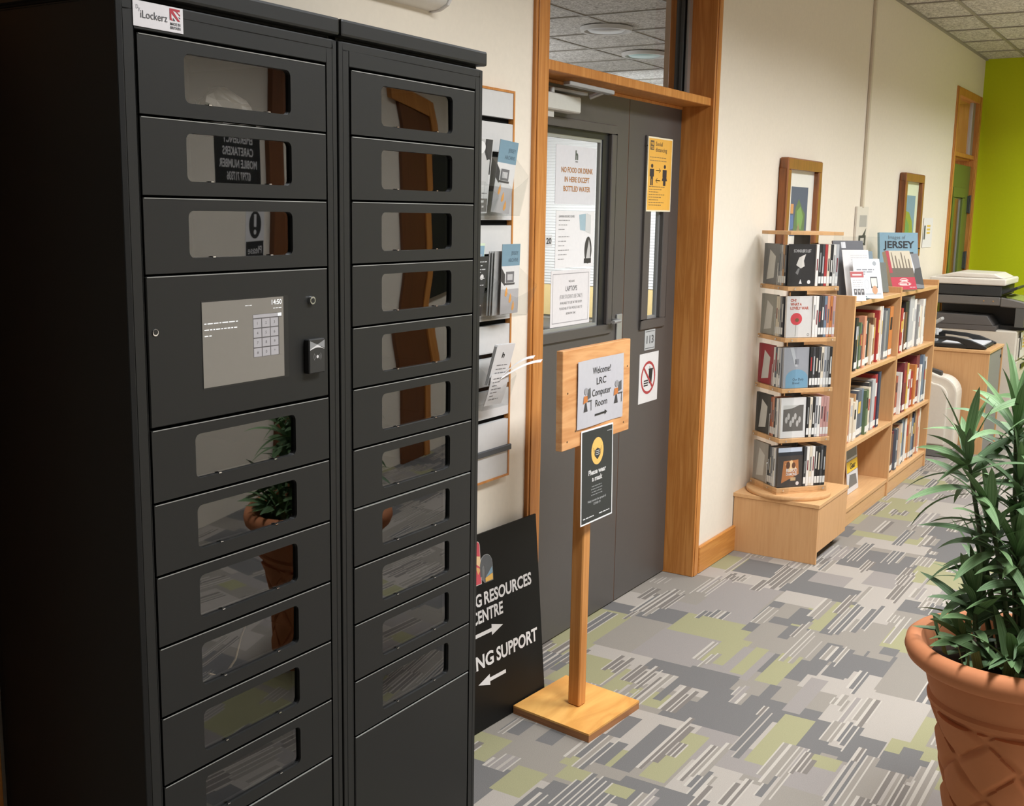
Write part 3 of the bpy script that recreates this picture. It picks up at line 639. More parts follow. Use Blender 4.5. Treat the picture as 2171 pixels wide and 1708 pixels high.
# ------------------------------------------------------------------ black direction board leaning on the wall
bU = Vector((-0.05, 0, 0.615)).normalized()
S, o = sheet_thing('direction_board', (0.052, 2.42, 0.003), (0.0605, 1, 0), bU, 0.69, 0.617, plain('board_black', rgb(17, 17, 16), 0.5, 0, 0.2), 'black direction board with white lettering leaning on the wall past the lockers', 'board', th=0.006)
S.text('lettering', white, 'RESOURCES', 0.645, 0.393, 0.038, 0.257, 'r', 0.028); S.text('lettering', white, 'LEARNING', 0.375, 0.393, 0.038, 0.225, 'r', 0.028); S.text('lettering', white, 'CENTRE', 0.482, 0.340, 0.038, 0.162, 'r', 0.028)
S.text('lettering', white, 'SUPPORT', 0.663, 0.196, 0.042, 0.228, 'r', 0.028); S.text('lettering', white, 'LEARNING', 0.42, 0.196, 0.042, 0.30, 'r', 0.028)
def arrow(S, u0, u1, v, part='arrow'):
    part += '|%.2f' % v
    d = 1 if u1 > u0 else -1; h = u1-d*0.06
    S.poly(part, white, [(u0, v-0.006), (h, v-0.006), (h, v-0.018), (u1, v), (h, v+0.018), (h, v+0.006), (u0, v+0.006)][::d])
arrow(S, 0.25, 0.478, 0.303); arrow(S, 0.48, 0.335, 0.148)
# coloured letter h built of patches
lx, ly = 0.325, 0.462
def arc(cx, cy, rx, ry, a0, a1, n=8): return [(cx+rx*math.cos(math.radians(a0+(a1-a0)*i/n)), cy+ry*math.sin(math.radians(a0+(a1-a0)*i/n))) for i in range(n+1)]
S.poly('logo', C(214, 204, 196), [(lx-0.002, ly-0.002), (lx+0.056, ly-0.002)]+arc(lx+0.042, ly+0.118, 0.014, 0.017, 0, 90)+[(lx-0.002, ly+0.135)], 1)
S.poly('logo', C(206, 80, 90), [(lx, ly), (lx+0.054, ly)]+arc(lx+0.042, ly+0.118, 0.012, 0.015, 0, 90)+[(lx, ly+0.133)], 2)
S.poly('logo', C(236, 200, 150), [(lx+0.02, ly+0.075), (lx+0.054, ly+0.05), (lx+0.054, ly+0.085), (lx+0.03, ly+0.092)], 3); S.poly('logo', C(226, 170, 110), [(lx+0.028, ly+0.06), (lx+0.04, ly+0.03), (lx+0.054, ly+0.045)], 3)
S.poly('logo', C(200, 200, 198), [(lx+0.072, ly-0.004)]+[(lx+0.116, ly-0.004)]+arc(lx+0.082, ly+0.05, 0.034, 0.036, 0, 180, 12)+[(lx+0.048, ly+0.02)], 0)
S.poly('logo', C(90, 92, 94), [(lx+0.074, ly-0.002), (lx+0.114, ly-0.002)]+arc(lx+0.082, ly+0.05, 0.032, 0.034, 0, 180, 12)+[(lx+0.05, ly+0.02), (lx+0.06, ly+0.02)]+arc(lx+0.068, ly+0.042, 0.007, 0.012, 180, 0, 6), 4)
S.poly('logo', C(226, 178, 90), [(lx+0.075, ly-0.001), (lx+0.113, ly-0.001), (lx+0.113, ly+0.02), (lx+0.075, ly+0.012)], 5); S.poly('logo', C(122, 152, 170), [(lx+0.076, ly+0.013), (lx+0.113, ly+0.021), (lx+0.113, ly+0.042)], 5)
S.finish(o)

# ------------------------------------------------------------------ papers on the doors
XD = -0.1188
def sgn(y0, z0, w_, h_, mat, lab, name='notice', cat='notice', x=XD, **k): return sheet_thing(name, (x, y0, z0), Y, Z, w_, h_, mat, lab, cat, **k)
XG = -0.1415
brz = C(176, 120, 62)
S, o = sgn(3.51, 1.627, 0.30, 0.206, C(214, 213, 216), 'laminated notice with bronze capitals, highest of three on the door window', x=XG)
S.text('logo', C(80, 88, 78), 'h', 0.15, 0.16, 0.03, 0.02, 'c', 0.05); S.rect('logo', C(90, 90, 90), 0.141, 0.15, 0.16, 0.153)
for i, (tx, wd) in enumerate((('NO FOOD OR DRINK', 0.235), ('IN HERE EXCEPT', 0.185), ('BOTTLED WATER', 0.2))): S.text('lettering', brz, tx, 0.158, 0.112-i*0.033, 0.018, wd, 'c', 0.02)
S.finish(o)
S, o = sgn(3.52, 1.40, 0.29, 0.203, C(228, 226, 226), 'white notice with small print and a pale blue picture on the door window', x=XG)
S.text('lettering', C(110, 110, 112), 'LEARNING RESOURCE CENTRE', 0.02, 0.18, 0.008, 0.115)
for i in range(9): S.greek('lettering', C(140, 138, 138), 0.02, 0.10-(i % 3)*0.018, 0.168-i*0.016-(0.01 if i > 2 else 0), 0.005)
S.poly('picture', C(160, 184, 194), [(0.17, 0.19), (0.235, 0.195), (0.235, 0.13), (0.18, 0.135)]); S.poly('picture', C(206, 206, 204), [(0.22, 0.195), (0.262, 0.19), (0.262, 0.12), (0.22, 0.13)], 3); S.ell('picture', C(60, 58, 58), 0.245, 0.06, 0.028, 0.05); S.poly('picture', C(190, 188, 186), [(0.23, 0.03), (0.25, 0.1), (0.262, 0.07), (0.262, 0.03)], 3); S.rect('picture', C(50, 48, 48), 0.215, 0.012, 0.27, 0.03, 3)
S.finish(o)
S, o = sgn(3.495, 1.188, 0.295, 0.203, C(222, 218, 218), 'white framed laptops notice, lowest of three on the door window', x=XG)
for a in ((0.012, 0.012, 0.283, 0.0145), (0.012, 0.189, 0.283, 0.1915), (0.012, 0.0145, 0.0145, 0.189), (0.2805, 0.0145, 0.283, 0.189)): S.rect('border', C(150, 146, 148), *a)
for tx, v, h, wd, mt in (('WE HAVE', 0.158, 0.008, 0.045, grey_ink), ('LAPTOPS', 0.127, 0.018, 0.085, C(84, 82, 84)), ('(FOR STUDENT USE ONLY)', 0.1, 0.014, 0.17, C(160, 158, 158)), ('AVAILABLE TO USE IN THIS ROOM', 0.08, 0.009, 0.165, grey_ink), ('PLEASE ASK IF YOU WOULD LIKE TO', 0.06, 0.009, 0.17, grey_ink), ('BORROW ONE', 0.041, 0.008, 0.07, grey_ink)): S.text('lettering', mt, tx, 0.15, v, h, wd, 'c')
S.finish(o)
S, o = sgn(3.42, 1.478, 0.075, 0.04, C(206, 206, 206), 'small number tag on the left edge of the door window', 'number_tag', 'tag', x=XG); S.text('lettering', ink, '20', 0.07, 0.01, 0.02, 0.035, 'r', 0.02); S.finish(o)
yel = C(232, 176, 72)
S, o = sgn(4.208, 1.607, 0.235, 0.297, C(236, 226, 196), 'yellow social distancing poster on the narrow door panel', 'poster', 'poster')
S.rect('artwork', yel, 0.006, 0.006, 0.229, 0.291, 1); S.rect('artwork', C(84, 74, 60), 0.02, 0.245, 0.055, 0.282, 2)
S.text('lettering', yel, 'ME', 0.0375, 0.265, 0.011, 0.026, 'c', 0.03); S.text('lettering', yel, 'YOU', 0.0375, 0.249, 0.011, 0.028, 'c', 0.03)
S.text('lettering', C(84, 70, 50), 'Social', 0.07, 0.263, 0.016, 0.065, 'l', 0.01); S.text('lettering', C(84, 70, 50), 'distancing', 0.07, 0.24, 0.016, 0.11, 'l', 0.01)
for i in range(2): S.greek('lettering', C(150, 120, 70), 0.02, 0.18, 0.215-i*0.013, 0.006)
for i in range(8): S.greek('lettering', C(140, 110, 60), 0.02, 0.17-0.03*(i % 3), 0.098-i*0.0105, 0.006)
for u, dress in ((0.042, 0), (0.165, 1)):
    c = C(48, 44, 44); S.ell('figures', c, u, 0.182, 0.011, 0.008, 2, 16); S.poly('figures', c, [(u-0.02, 0.17), (u+0.02, 0.17), (u+0.02, 0.14), (u+0.012, 0.14), (u+0.012, 0.105), (u-0.012, 0.105), (u-0.012, 0.14), (u-0.02, 0.14)])
    if dress: S.poly('figures', c, [(u-0.012, 0.15), (u+0.012, 0.15), (u+0.026, 0.125), (u-0.026, 0.125)], 3)
    else: S.rect('figures', yel, u-0.0015, 0.105, u+0.0015, 0.13, 3)
for v, d in ((0.165, 1), (0.125, -1)):
    c = C(60, 52, 44); S.rect('figures', c, 0.08, v-0.0015, 0.125, v+0.0015); e = 0.125 if d > 0 else 0.08
    S.line('figures', c, e, v, e-d*0.016, v+0.009, 0.003); S.line('figures', c, e, v, e-d*0.016, v-0.009, 0.003)
S.finish(o)
S, o = sgn(4.262, 1.035, 0.10, 0.085, C(176, 178, 178), 'silver room number plate on the narrow door', 'number_plate', 'number plate', x=-0.1285); S.text('lettering', C(84, 86, 88), '113', 0.052, 0.028, 0.032, 0.068, 'c', 0.02)
for v in (0.006, 0.076): S.rect('lines', C(90, 92, 92), 0.006, v, 0.094, v+0.003)
S.finish(o)
S, o = sgn(4.22, 0.812, 0.185, 0.21, white, 'white no food or drink pictogram sign low on the narrow door', 'prohibition_sign', 'sign', x=-0.1285)
rm = C(168, 60, 62); S.ring('pictogram', rm, 0.088, 0.105, 0.07, 0.07, 0.011); S.line('pictogram', rm, 0.04, 0.153, 0.136, 0.057, 0.011, 4)
S.poly('pictogram', ink, [(0.093, 0.135), (0.132, 0.14), (0.122, 0.08), (0.096, 0.078)]); S.line('pictogram', ink, 0.105, 0.138, 0.1, 0.152, 0.004); S.rect('pictogram', ink, 0.09, 0.136, 0.135, 0.142)
for v in (0.07, 0.08, 0.09): S.rect('pictogram', ink, 0.047, v, 0.088, v+0.006)
S.finish(o)

# ------------------------------------------------------------------ wooden sign stand
t = thing('sign_stand', (0.245, 3.05, 0), 'plywood sign stand on a square base, in front of the grey double door', 'sign stand')
A = Vector((0.385, 2.878, 0)); e1 = Vector((-0.3, 0.045, 0)); e2 = Vector((0.022, 0.307, 0))
bm_ = MB(); bm_.obox(A+Z*0.022, e1, e2, Z*0.006, 0); bm_.obox(A, e1, e2, Z*0.022, 1); bm_.build('base', [ply_face, ply_edge], t)
u1 = e1.normalized(); u2 = e2.normalized(); p0 = Vector((0.268, 3.027, 0.028))
MB().obox(p0, u1*0.046, u2*0.042, Z*1.12).build('post', pine, t, bevel=0.004)
bo = Vector((0.270, 2.832, 0.905)); bu = Vector((-0.008, -0.012, 1)).normalized()
M = MB(); M.obox(bo, Y*0.44, bu*0.297, X*0.022); bd = M.build('sign_board', ply_board, t, bevel=0.0015)
M = MB()
for u, v in ((0.03, 0.025), (0.08, 0.05), (0.40, 0.03), (0.42, 0.21), (0.03, 0.17)): c = bo+Y*u+bu*v+X*0.022; MB().tube([c, c+X*0.001], 0.003, 8).build('screw', C(96, 70, 46), bd)
wv = lambda u, v: 0.0025+0.002*math.sin(u*22+v*10)
S, o = sheet_thing('welcome_notice', Vector((0.2925, 2.915, 0.957)), Y, bu, 0.30, 0.205, C(190, 188, 194, 0.25), 'laminated welcome notice on the plywood sign board', 'notice', bend=wv)
for i, tx in enumerate(('Welcome!', 'LRC', 'Computer', 'Room')): S.text('lettering', ink, tx, 0.155, 0.158-i*0.034, 0.021, [0.115, 0.062, 0.125, 0.08][i], 'c', k=5)
S.poly('arrow', ink, [(0.11, 0.028), (0.18, 0.028), (0.18, 0.023), (0.197, 0.031), (0.18, 0.039), (0.18, 0.034), (0.11, 0.034)], 5)
for u in (0.03, 0.235):
    S.poly('pictogram|%.2f' % u, C(90, 90, 92), [(u+0.03, 0.085), (u+0.052, 0.09), (u+0.05, 0.12), (u+0.03, 0.115)], 5); S.ell('pictogram|%.2f' % u, C(150, 148, 150), u+0.02, 0.112, 0.012, 0.011, 6, 14)
    S.poly('pictogram|%.2f' % u, C(196, 118, 60), [(u+0.002, 0.075), (u+0.03, 0.08), (u+0.028, 0.098), (u+0.006, 0.098)], 6); S.poly('pictogram|%.2f' % u, C(60, 58, 60), [(u+0.006, 0.05), (u+0.03, 0.05), (u+0.022, 0.078), (u+0.014, 0.076)], 5); S.rect('pictogram|%.2f' % u, C(70, 70, 72), u+0.03, 0.078, u+0.058, 0.082, 6); S.rect('pictogram|%.2f' % u, C(70, 70, 72), u+0.052, 0.05, u+0.055, 0.08, 6)
S.finish(o)
S, o = sheet_thing('mask_poster', Vector((0.300, 2.945, 0.652)), Vector((0, 1, -0.01)), Vector((-0.015, -0.01, 1)), 0.21, 0.297, C(236, 236, 236), 'black and yellow wear a mask poster hanging on the sign post', 'poster')
S.rect('artwork', C(44, 47, 46), 0.005, 0.005, 0.205, 0.292, 1); S.ell('artwork', C(232, 186, 100), 0.105, 0.222, 0.04, 0.043, 2)
S.poly('artwork', C(48, 48, 48), [(0.087, 0.225), (0.105, 0.232), (0.123, 0.225), (0.123, 0.208), (0.105, 0.195), (0.087, 0.208)], 3)
for v in (0.21, 0.216, 0.222): S.rect('artwork', C(232, 232, 232), 0.092, v, 0.118, v+0.0015, 4)
for a in ((0.087, 0.222, 0.078, 0.235), (0.123, 0.222, 0.132, 0.235), (0.087, 0.21, 0.079, 0.228), (0.123, 0.21, 0.131, 0.228)): S.line('artwork', C(110, 84, 50), *a, 0.0015, 3)
S.text('lettering', white, 'Please wear', 0.105, 0.152, 0.0155, 0.115, 'c', 0.03); S.text('lettering', white, 'a mask', 0.105, 0.13, 0.0155, 0.068, 'c', 0.03)
for i in range(4): S.greek('lettering', C(140, 142, 142), 0.07-0.004*(i % 2), 0.14, 0.112-i*0.009, 0.005)
S.text('lettering', C(200, 202, 202), 'Help prevent the spread of', 0.105, 0.066, 0.007, 0.12, 'c'); S.text('lettering', C(200, 202, 202), 'COVID-19', 0.105, 0.054, 0.007, 0.045, 'c')
S.greek('lettering', C(220, 220, 220), 0.015, 0.085, 0.018, 0.006); S.greek('lettering', C(220, 220, 220), 0.12, 0.19, 0.018, 0.006); S.greek('lettering', C(170, 170, 170), 0.17, 0.2, 0.275, 0.005); S.finish(o)

# ------------------------------------------------------------------ wall pictures, conduit, switch notices
def picture(y0, y1, z0, z1, lab, art, mount):
    t = thing('framed_picture', (0.01, (y0+y1)/2, z0), lab, 'picture', 'framed pictures on the wall')
    M = MB(); fw = 0.055
    for a in ((y0, z0, y1, z0+fw), (y0, z1-fw, y1, z1), (y0, z0+fw, y0+fw, z1-fw), (y1-fw, z0+fw, y1, z1-fw)): M.prism([(0.003, 0), (0.05, 0), (0.055, 0.3), (0.03, 1), (0.003, 1)] if False else [(a[0], a[1]), (a[2], a[1]), (a[2], a[3]), (a[0], a[3])], (0.002, 0, 0), Y, Z, (0.045, 0, 0))
    M.build('frame', frame_pic, t, bevel=0.006)
    bx(0.004, y0+fw-0.004, z0+fw-0.004, 0.02, y1-fw+0.004, z1-fw+0.004).build('mount', mount, t)
    S = Sheet((0.0205, y0+fw, z0+fw), Y, Z); art(S, y1-y0-2*fw, z1-z0-2*fw); S.finish(t)
def art1(S, w_, h_):
    f = lambda a, b: (w_*a, h_*b)
    S.rect('artwork', C(84, 92, 112), w_*.2, h_*.12, w_*.8, h_*.78, 1); S.poly('artwork', C(96, 120, 78), [f(.32, .2), f(.38, .5), f(.48, .62), f(.6, .5), f(.72, .42), f(.72, .14), f(.45, .14)], 2)
    S.poly('artwork', C(122, 158, 92), [f(.45, .25), f(.42, .45), f(.55, .52), f(.66, .38), f(.6, .2)], 3); S.poly('artwork', C(206, 148, 96), [f(.2, .42), f(.3, .42), f(.3, .55), f(.2, .55)], 2); S.poly('artwork', C(92, 116, 160), [f(.2, .2), f(.32, .22), f(.3, .4), f(.2, .4)], 2); S.poly('artwork', C(150, 130, 100), [f(.4, .12), f(.5, .3), f(.58, .14)], 4)
def art2(S, w_, h_):
    f = lambda a, b: (w_*a, h_*b)
    S.rect('artwork', C(122, 152, 168), w_*.12, h_*.2, w_*.82, h_*.8, 1); S.poly('artwork', C(140, 156, 60), [f(.12, .2), f(.12, .58), f(.45, .55), f(.68, .42), f(.78, .24), f(.6, .2)], 2); S.poly('artwork', C(110, 150, 80), [f(.12, .25), f(.2, .5), f(.5, .36), f(.5, .25)], 3)
picture(5.44, 5.99, 1.40, 1.88, 'wooden framed picture with blue and green art, above the DVD spinner', art1, C(222, 218, 208))
picture(7.83, 8.37, 1.33, 1.895, 'wooden framed picture of a green hill under blue sky, above the bookcase', art2, C(214, 220, 190))
M = MB(); M.box(0, 6.92, 1.655, 0.018, 6.95, CH-0.01); struct(M.build('trim_6', plain('conduit_cream', rgb(206, 194, 174), 0.5), bevel=0.003))
S, o = sheet_thing('notice', (0.014, 6.82, 1.40), Y, Z, 0.25, 0.26, C(216, 208, 196), 'small pale notice with black print under the wall conduit', 'notice', th=0.012)
S.rect('artwork', C(172, 168, 164), 0.06, 0.14, 0.22, 0.21, 1); S.rect('artwork', C(60, 58, 56), 0.06, 0.03, 0.22, 0.09, 1); S.rect('artwork', C(206, 200, 190), 0.10, 0.045, 0.18, 0.075, 2); S.poly('artwork', C(70, 68, 66), [(0.14, 0.09), (0.22, 0.135), (0.2, 0.09)], 1); S.finish(o)
S, o = sheet_thing('notice', (0.004, 8.63, 1.385), Y, Z, 0.30, 0.215, C(226, 222, 222), 'white wall notice with yellow marks beside the far picture', 'notice')
S.rect('artwork', C(84, 84, 92), 0.02, 0.06, 0.07, 0.16, 1)
for v in (0.1, 0.125, 0.15): S.rect('artwork', C(222, 186, 80), 0.11, v, 0.22, v+0.014, 1)
S.finish(o)

# ------------------------------------------------------------------ books and cases
R = random.Random(21)
NAMES = {'white': (226, 222, 216), 'cream': (216, 204, 184), 'black': (34, 33, 33), 'slate': (92, 98, 108), 'grey': (140, 140, 140), 'tan': (184, 142, 100), 'brown': (112, 78, 56), 'red': (166, 52, 52), 'maroon': (120, 48, 54), 'orange': (198, 124, 64), 'rust': (170, 88, 56), 'green': (92, 112, 80), 'blue': (112, 128, 146), 'navy': (52, 60, 82), 'salmon': (206, 142, 112), 'yellow': (214, 178, 84), 'charcoal': (62, 62, 64), 'silver': (182, 182, 184), 'pink': (196, 150, 144), 'pale grey': (196, 194, 192)}
ORD = ['first', 'second', 'third', 'fourth', 'fifth', 'sixth', 'seventh', 'eighth', 'ninth', 'tenth', 'eleventh', 'twelfth', 'thirteenth', 'fourteenth', 'fifteenth', 'sixteenth', 'seventeenth', 'eighteenth', 'nineteenth', 'twentieth', 'twenty-first', 'twenty-second', 'twenty-third', 'twenty-fourth', 'twenty-fifth', 'twenty-sixth', 'twenty-seventh', 'twenty-eighth', 'twenty-ninth', 'thirtieth']
pages_m = C(214, 204, 184, 0.8); label_m = C(226, 224, 220)
def book(o, u, n, th, h, dep, col, lab, group, lean=0.0, lbl=True, case=False):
    """o: front lower corner of the spine nearest the row start; u along the row; n out of the shelf"""
    o, u, n = Vector(o), Vector(u), Vector(n); up = (Z+u*lean).normalized(); m = C(*NAMES[col])
    M = MB(); b = o-n*dep
    if case:
        M.obox(b, u*th, n*dep, up*h); ob = M.build('dvd_case', m, bevel=0.0008); tag(ob, lab, 'dvd case', group)
        mm = C(*NAMES[R.choice(['white', 'silver', 'cream', 'grey', 'red'] if sum(NAMES[col]) < 380 else ['charcoal', 'slate', 'grey', 'maroon'])]); MB().obox(o+u*th*0.3+up*h*R.uniform(.3, .45), u*th*0.4, n*0.0006, up*h*R.uniform(.25, .5)).build('spine_title', mm, ob)
    else:
        c = 0.0025; M.obox(b, u*c, n*dep, up*h); M.obox(b+u*(th-c), u*c, n*dep, up*h); M.obox(o-n*c+u*c, u*(th-2*c), n*c, up*h)
        ob = M.build('book', m); tag(ob, lab, 'book', group)
        MB().obox(b+u*c+n*0.004+up*0.003, u*(th-2*c), n*(dep-0.004-c), up*(h-0.007)).build('pages', pages_m, ob)
        if R.random() < 0.6:
            mm = C(*NAMES[R.choice(['white', 'cream', 'black', 'yellow', 'red', 'silver'])]); MB().obox(o+u*th*0.2+up*h*R.uniform(.45, .6), u*th*0.6, n*0.0006, up*h*0.25).build('spine_title', mm, ob)
    if lbl: MB().obox(o+up*0.012+u*0.001, u*(th-0.002), n*0.0006, up*min(0.032, h*0.17)).build('spine_label', label_m, ob)
    return ob
SHX = 0.345
def row(specs, y, yend, z, where, group, dep=(0.17, 0.24), front=SHX, tf=1.45):
    for i, sp in enumerate(specs):
        c, th, h = sp; th *= tf
        if y+th > yend: break
        d = R.uniform(*dep); d = min(0.265, max(d, h*0.72))
        book((front-0.012-R.uniform(0, 0.02), y, z+0.0012), Y, X, th, h, d, c, '%s book, %s from the near end, %s' % (c, ORD[i], where), group, lean=0.0); y += th+0.0012
def sp(s, th, h): # "colour colour ..." with thickness and height ranges; colour*t*h sets its own
    out = []
    for w_ in s.split():
        p = w_.split('*'); out.append((p[0], float(p[1]) if len(p) > 1 and p[1] else R.uniform(*th), float(p[2]) if len(p) > 2 else R.uniform(*h)))
    return out
# bookcase
t = thing('bookcase', (0.18, 6.61, 0), 'low two bay beech bookcase along the wall, filled with books', 'bookcase')
b0, bm, b1 = 5.645, 6.60, 7.58; bt = 0.022
for name, y0 in (('side_panel', b0), ('divider', bm-bt/2), ('side_panel', b1-bt)):
    M = MB(); M.box(0.02, y0, 0, 0.355, y0+bt, 1.213); M.build(name, beech, t, bevel=0.0015)
M = MB(); M.box(0.02, b0+bt, 0.02, 0.028, bm-bt/2, 1.17); M.box(0.02, bm+bt/2, 0.02, 0.028, b1-bt, 1.17); M.build('back_panel', beech, t)
M = MB(); M.box(0.02, b0+bt, 1.18, 0.04, bm-bt/2, 1.262); M.box(0.02, bm+bt/2, 1.18, 0.04, b1-bt, 1.262); M.build('back_rail', beech_top, t, bevel=0.0015)
for ya, yb in ((b0+bt, bm-bt/2), (bm+bt/2, b1-bt)):
    for zt in (1.18, 0.82, 0.443, 0.105): bx(0.028, ya, zt-0.022, 0.352, yb, zt).build('top_shelf' if zt > 1 else 'shelf', beech_top, t, bevel=0.0015)
    bx(0.30, ya, 0, 0.345, yb, 0.083).build('kick_board', beech_top, t, bevel=0.001)
nb, fb = b0+bt+0.004, bm+bt/2+0.004
row(sp('maroon charcoal*.02*.27 silver slate black*.03*.27 white silver green*.02*.24 navy salmon*.03*.27 grey white*.012*.24 black*.03*.25 tan cream brown tan*.02*.27 tan red*.02*.28 cream*.03*.3 white*.012*.3 slate*.03*.28 grey*.03*.27 slate*.03*.28 green*.02*.24 orange*.05*.285 rust*.02*.28', (0.014, 0.024), (0.21, 0.26)), nb, bm-0.02, 0.82, 'upper shelf of the near bay', 'books on the near upper shelf')
row(sp('white*.03*.24 green*.02*.25 cream*.02*.23 maroon*.015*.24 red*.03*.26 orange*.015*.25 white*.025*.23 brown*.025*.23 black*.06*.29 silver*.05*.315 pale*.05*.315 white*.04*.29 grey white*.03*.25 cream white*.03*.28 silver*.03*.28'.replace('pale*', 'silver*'), (0.018, 0.032), (0.22, 0.28)), fb, b1-0.1, 0.82, 'upper shelf of the far bay', 'books on the far upper shelf')
row(sp('slate white*.015*.2 rust*.03*.22 salmon*.02*.23 cream*.03*.23 cream tan*.02*.24 white slate*.05*.25 blue*.03*.25 green*.03*.24 cream*.03*.25 charcoal*.04*.27 silver*.04*.28 red*.035*.3 navy*.03*.31 black*.03*.315', (0.02, 0.032), (0.2, 0.24)), nb, bm-0.2, 0.443, 'middle shelf of the near bay', 'books on the near middle shelf')
row(sp('white*.04*.25 silver black*.03*.24 brown*.035*.24 rust*.03*.23 white*.02*.25 black*.03*.24 maroon*.05*.3 yellow*.02*.29 pink white*.04*.23 cream red*.03*.22 orange*.03*.26 cream*.02*.25 maroon*.06*.31 white blue*.03*.3 slate white*.02*.28 black*.04*.31 white orange*.03*.26 grey*.03*.27', (0.02, 0.03), (0.21, 0.28)), fb, b1-0.03, 0.443, 'middle shelf of the far bay', 'books on the far middle shelf')
row(sp('white*.03*.23 black*.02*.24 cream*.03*.22 brown*.035*.23 maroon*.03*.24 slate*.03*.25 tan*.035*.25 salmon*.03*.25 cream*.02*.26 blue*.04*.28 charcoal*.03*.27 white*.03*.27 orange*.03*.29 tan*.04*.295 blue*.03*.25 navy*.025*.28 brown*.025*.3 tan*.03*.305 salmon*.02*.3 cream*.02*.29', (0.02, 0.03), (0.2, 0.26)), fb, b1-0.03, 0.105, 'lowest shelf of the far bay', 'books on the far lowest shelf')
S, o = sheet_thing('magazine', (0.275, 6.05, 0.1075), Y, Vector((-0.1, 0, 1)), 0.21, 0.285, C(206, 204, 206), 'grey magazine with a yellow band, alone on the lowest near shelf', 'magazine', th=0.004)
S.rect('cover_art', C(122, 122, 122), 0.01, 0.19, 0.2, 0.275, 1); S.rect('cover_art', C(226, 186, 50), 0.0, 0.115, 0.21, 0.175, 1); S.text('lettering', ink, 'Gear', 0.06, 0.13, 0.03, 0.11, 'l', 0.03); S.poly('cover_art', C(110, 108, 108), [(0.02, 0.03), (0.19, 0.03), (0.17, 0.09), (0.05, 0.1)], 1)
for i in range(9):
    for v in (0.112, 0.175): S.rect('cover_art', ink, 0.006+i*0.023, v, 0.018+i*0.023, v+0.004, 2)
S.finish(o)

# things on top of the bookcase
def stand_up(name, y, x, w_, h_, mat, lab, cat, lean=0.28, z=1.1825, yaw=0.0, th=0.002, group=None):
    Rv = Vector((-math.sin(yaw), math.cos(yaw), 0)); N0 = Vector((math.cos(yaw), math.sin(yaw), 0)); U = (Z-N0*lean).normalized()
    z += th*lean/math.sqrt(1+lean*lean)+0.0005
    return sheet_thing(name, (x, y, z), Rv, U, w_, h_, mat, lab, cat, group, th=th)
YW = -0.65
S, o = stand_up('display_folder', 5.93, 0.19, 0.19, 0.30, C(98, 98, 102), 'dark grey display folder standing behind the white leaflets on the bookcase', 'folder', yaw=YW, th=0.01); S.rect('badge', C(214, 214, 216), 0.05, 0.26, 0.078, 0.293); S.finish(o)
S, o = stand_up('leaflet', 5.89, 0.245, 0.165, 0.255, white, 'white letter sheet standing between the folder and phone leaflet', 'leaflet', yaw=YW)
for i in range(4): S.greek('lettering', C(190, 188, 188), 0.05, 0.155, 0.225-i*0.012, 0.005)
S.finish(o)
S, o = stand_up('leaflet', 5.885, 0.295, 0.17, 0.21, C(220, 221, 224), 'pale leaflet picturing a phone, standing on the bookcase', 'leaflet', yaw=YW)
for i, (v, l) in enumerate(((0.15, 0.11), (0.138, 0.10), (0.127, 0.05))): S.greek('lettering', C(120, 122, 126), 0.02, 0.02+l, v, 0.009)
S.rect('artwork', C(80, 78, 80), 0.1, 0.055, 0.143, 0.115, 1); S.rect('artwork', C(214, 214, 200), 0.104, 0.063, 0.139, 0.108, 2); S.ell('artwork', C(196, 150, 116), 0.122, 0.045, 0.017, 0.022, 3); S.ring('artwork', C(186, 188, 192), 0.075, 0.075, 0.016, 0.026, 0.003); S.rect('artwork', C(176, 180, 184), 0.06, 0.02, 0.16, 0.028, 1); S.ell('artwork', C(160, 164, 168), 0.135, 0.185, 0.012, 0.012); S.finish(o)
S, o = stand_up('leaflet', 5.715, 0.325, 0.08, 0.152, C(228, 224, 224), 'narrow white leaflet with a red heading at the near bookcase end', 'leaflet', yaw=YW)
S.rect('artwork', C(178, 92, 92), 0.0, 0.12, 0.08, 0.15, 1); S.rect('artwork', C(226, 210, 206), 0.012, 0.13, 0.068, 0.137, 2)
for i in range(4): S.greek('lettering', C(176, 174, 174), 0.01, 0.07, 0.104-i*0.011, 0.005)
for a in range(3): S.rect('artwork', C(90, 88, 88), 0.012+a*0.022, 0.03, 0.03+a*0.022, 0.062, 1); S.ell('artwork', C(190, 186, 184), 0.021+a*0.022, 0.05, 0.005, 0.007, 2, 10)
S.finish(o)
for k in range(3): tag(bx(0.20+0.01*k, 5.90+0.01*k, 1.181+0.006*k, 0.345-0.006*k, 6.12, 1.186+0.006*k).build('booklet', C(200, 214, 214) if k % 2 else C(90, 100, 104)), ['booklet at the bottom of the small pile under the phone leaflet', 'booklet in the middle of the small pile under the phone leaflet', 'booklet topmost of the small pile under the phone leaflet'][k], 'booklet', 'flat booklets on the bookcase')
tag(bx(0.10, 5.69, 1.181, 0.30, 5.79, 1.188).build('paper_stack', C(206, 218, 218)), 'flat pale blue papers at the near end of the bookcase top', 'papers')
S, o = stand_up('book', 6.18, 0.16, 0.20, 0.235, C(120, 136, 146), 'grey blue book standing behind the phone leaflet on the bookcase', 'book', yaw=YW, th=0.02); S.ell('cover_art', C(84, 84, 88), 0.12, 0.14, 0.06, 0.08, 1); S.rect('cover_art', C(176, 178, 180), 0.01, 0.01, 0.19, 0.06, 1); S.finish(o)
S, o = stand_up('book', 6.40, 0.22, 0.14, 0.17, C(110, 112, 104), 'grey green book standing left of the red paperback', 'book', yaw=YW, th=0.012); S.rect('cover_art', C(160, 164, 150), 0.02, 0.02, 0.06, 0.1, 1); S.finish(o)
S, o = stand_up('display_stand', 6.35, 0.10, 0.25, 0.31, acry, 'clear acrylic display stand behind the red paperback', 'display stand', yaw=YW, lean=0.15, th=0.004)
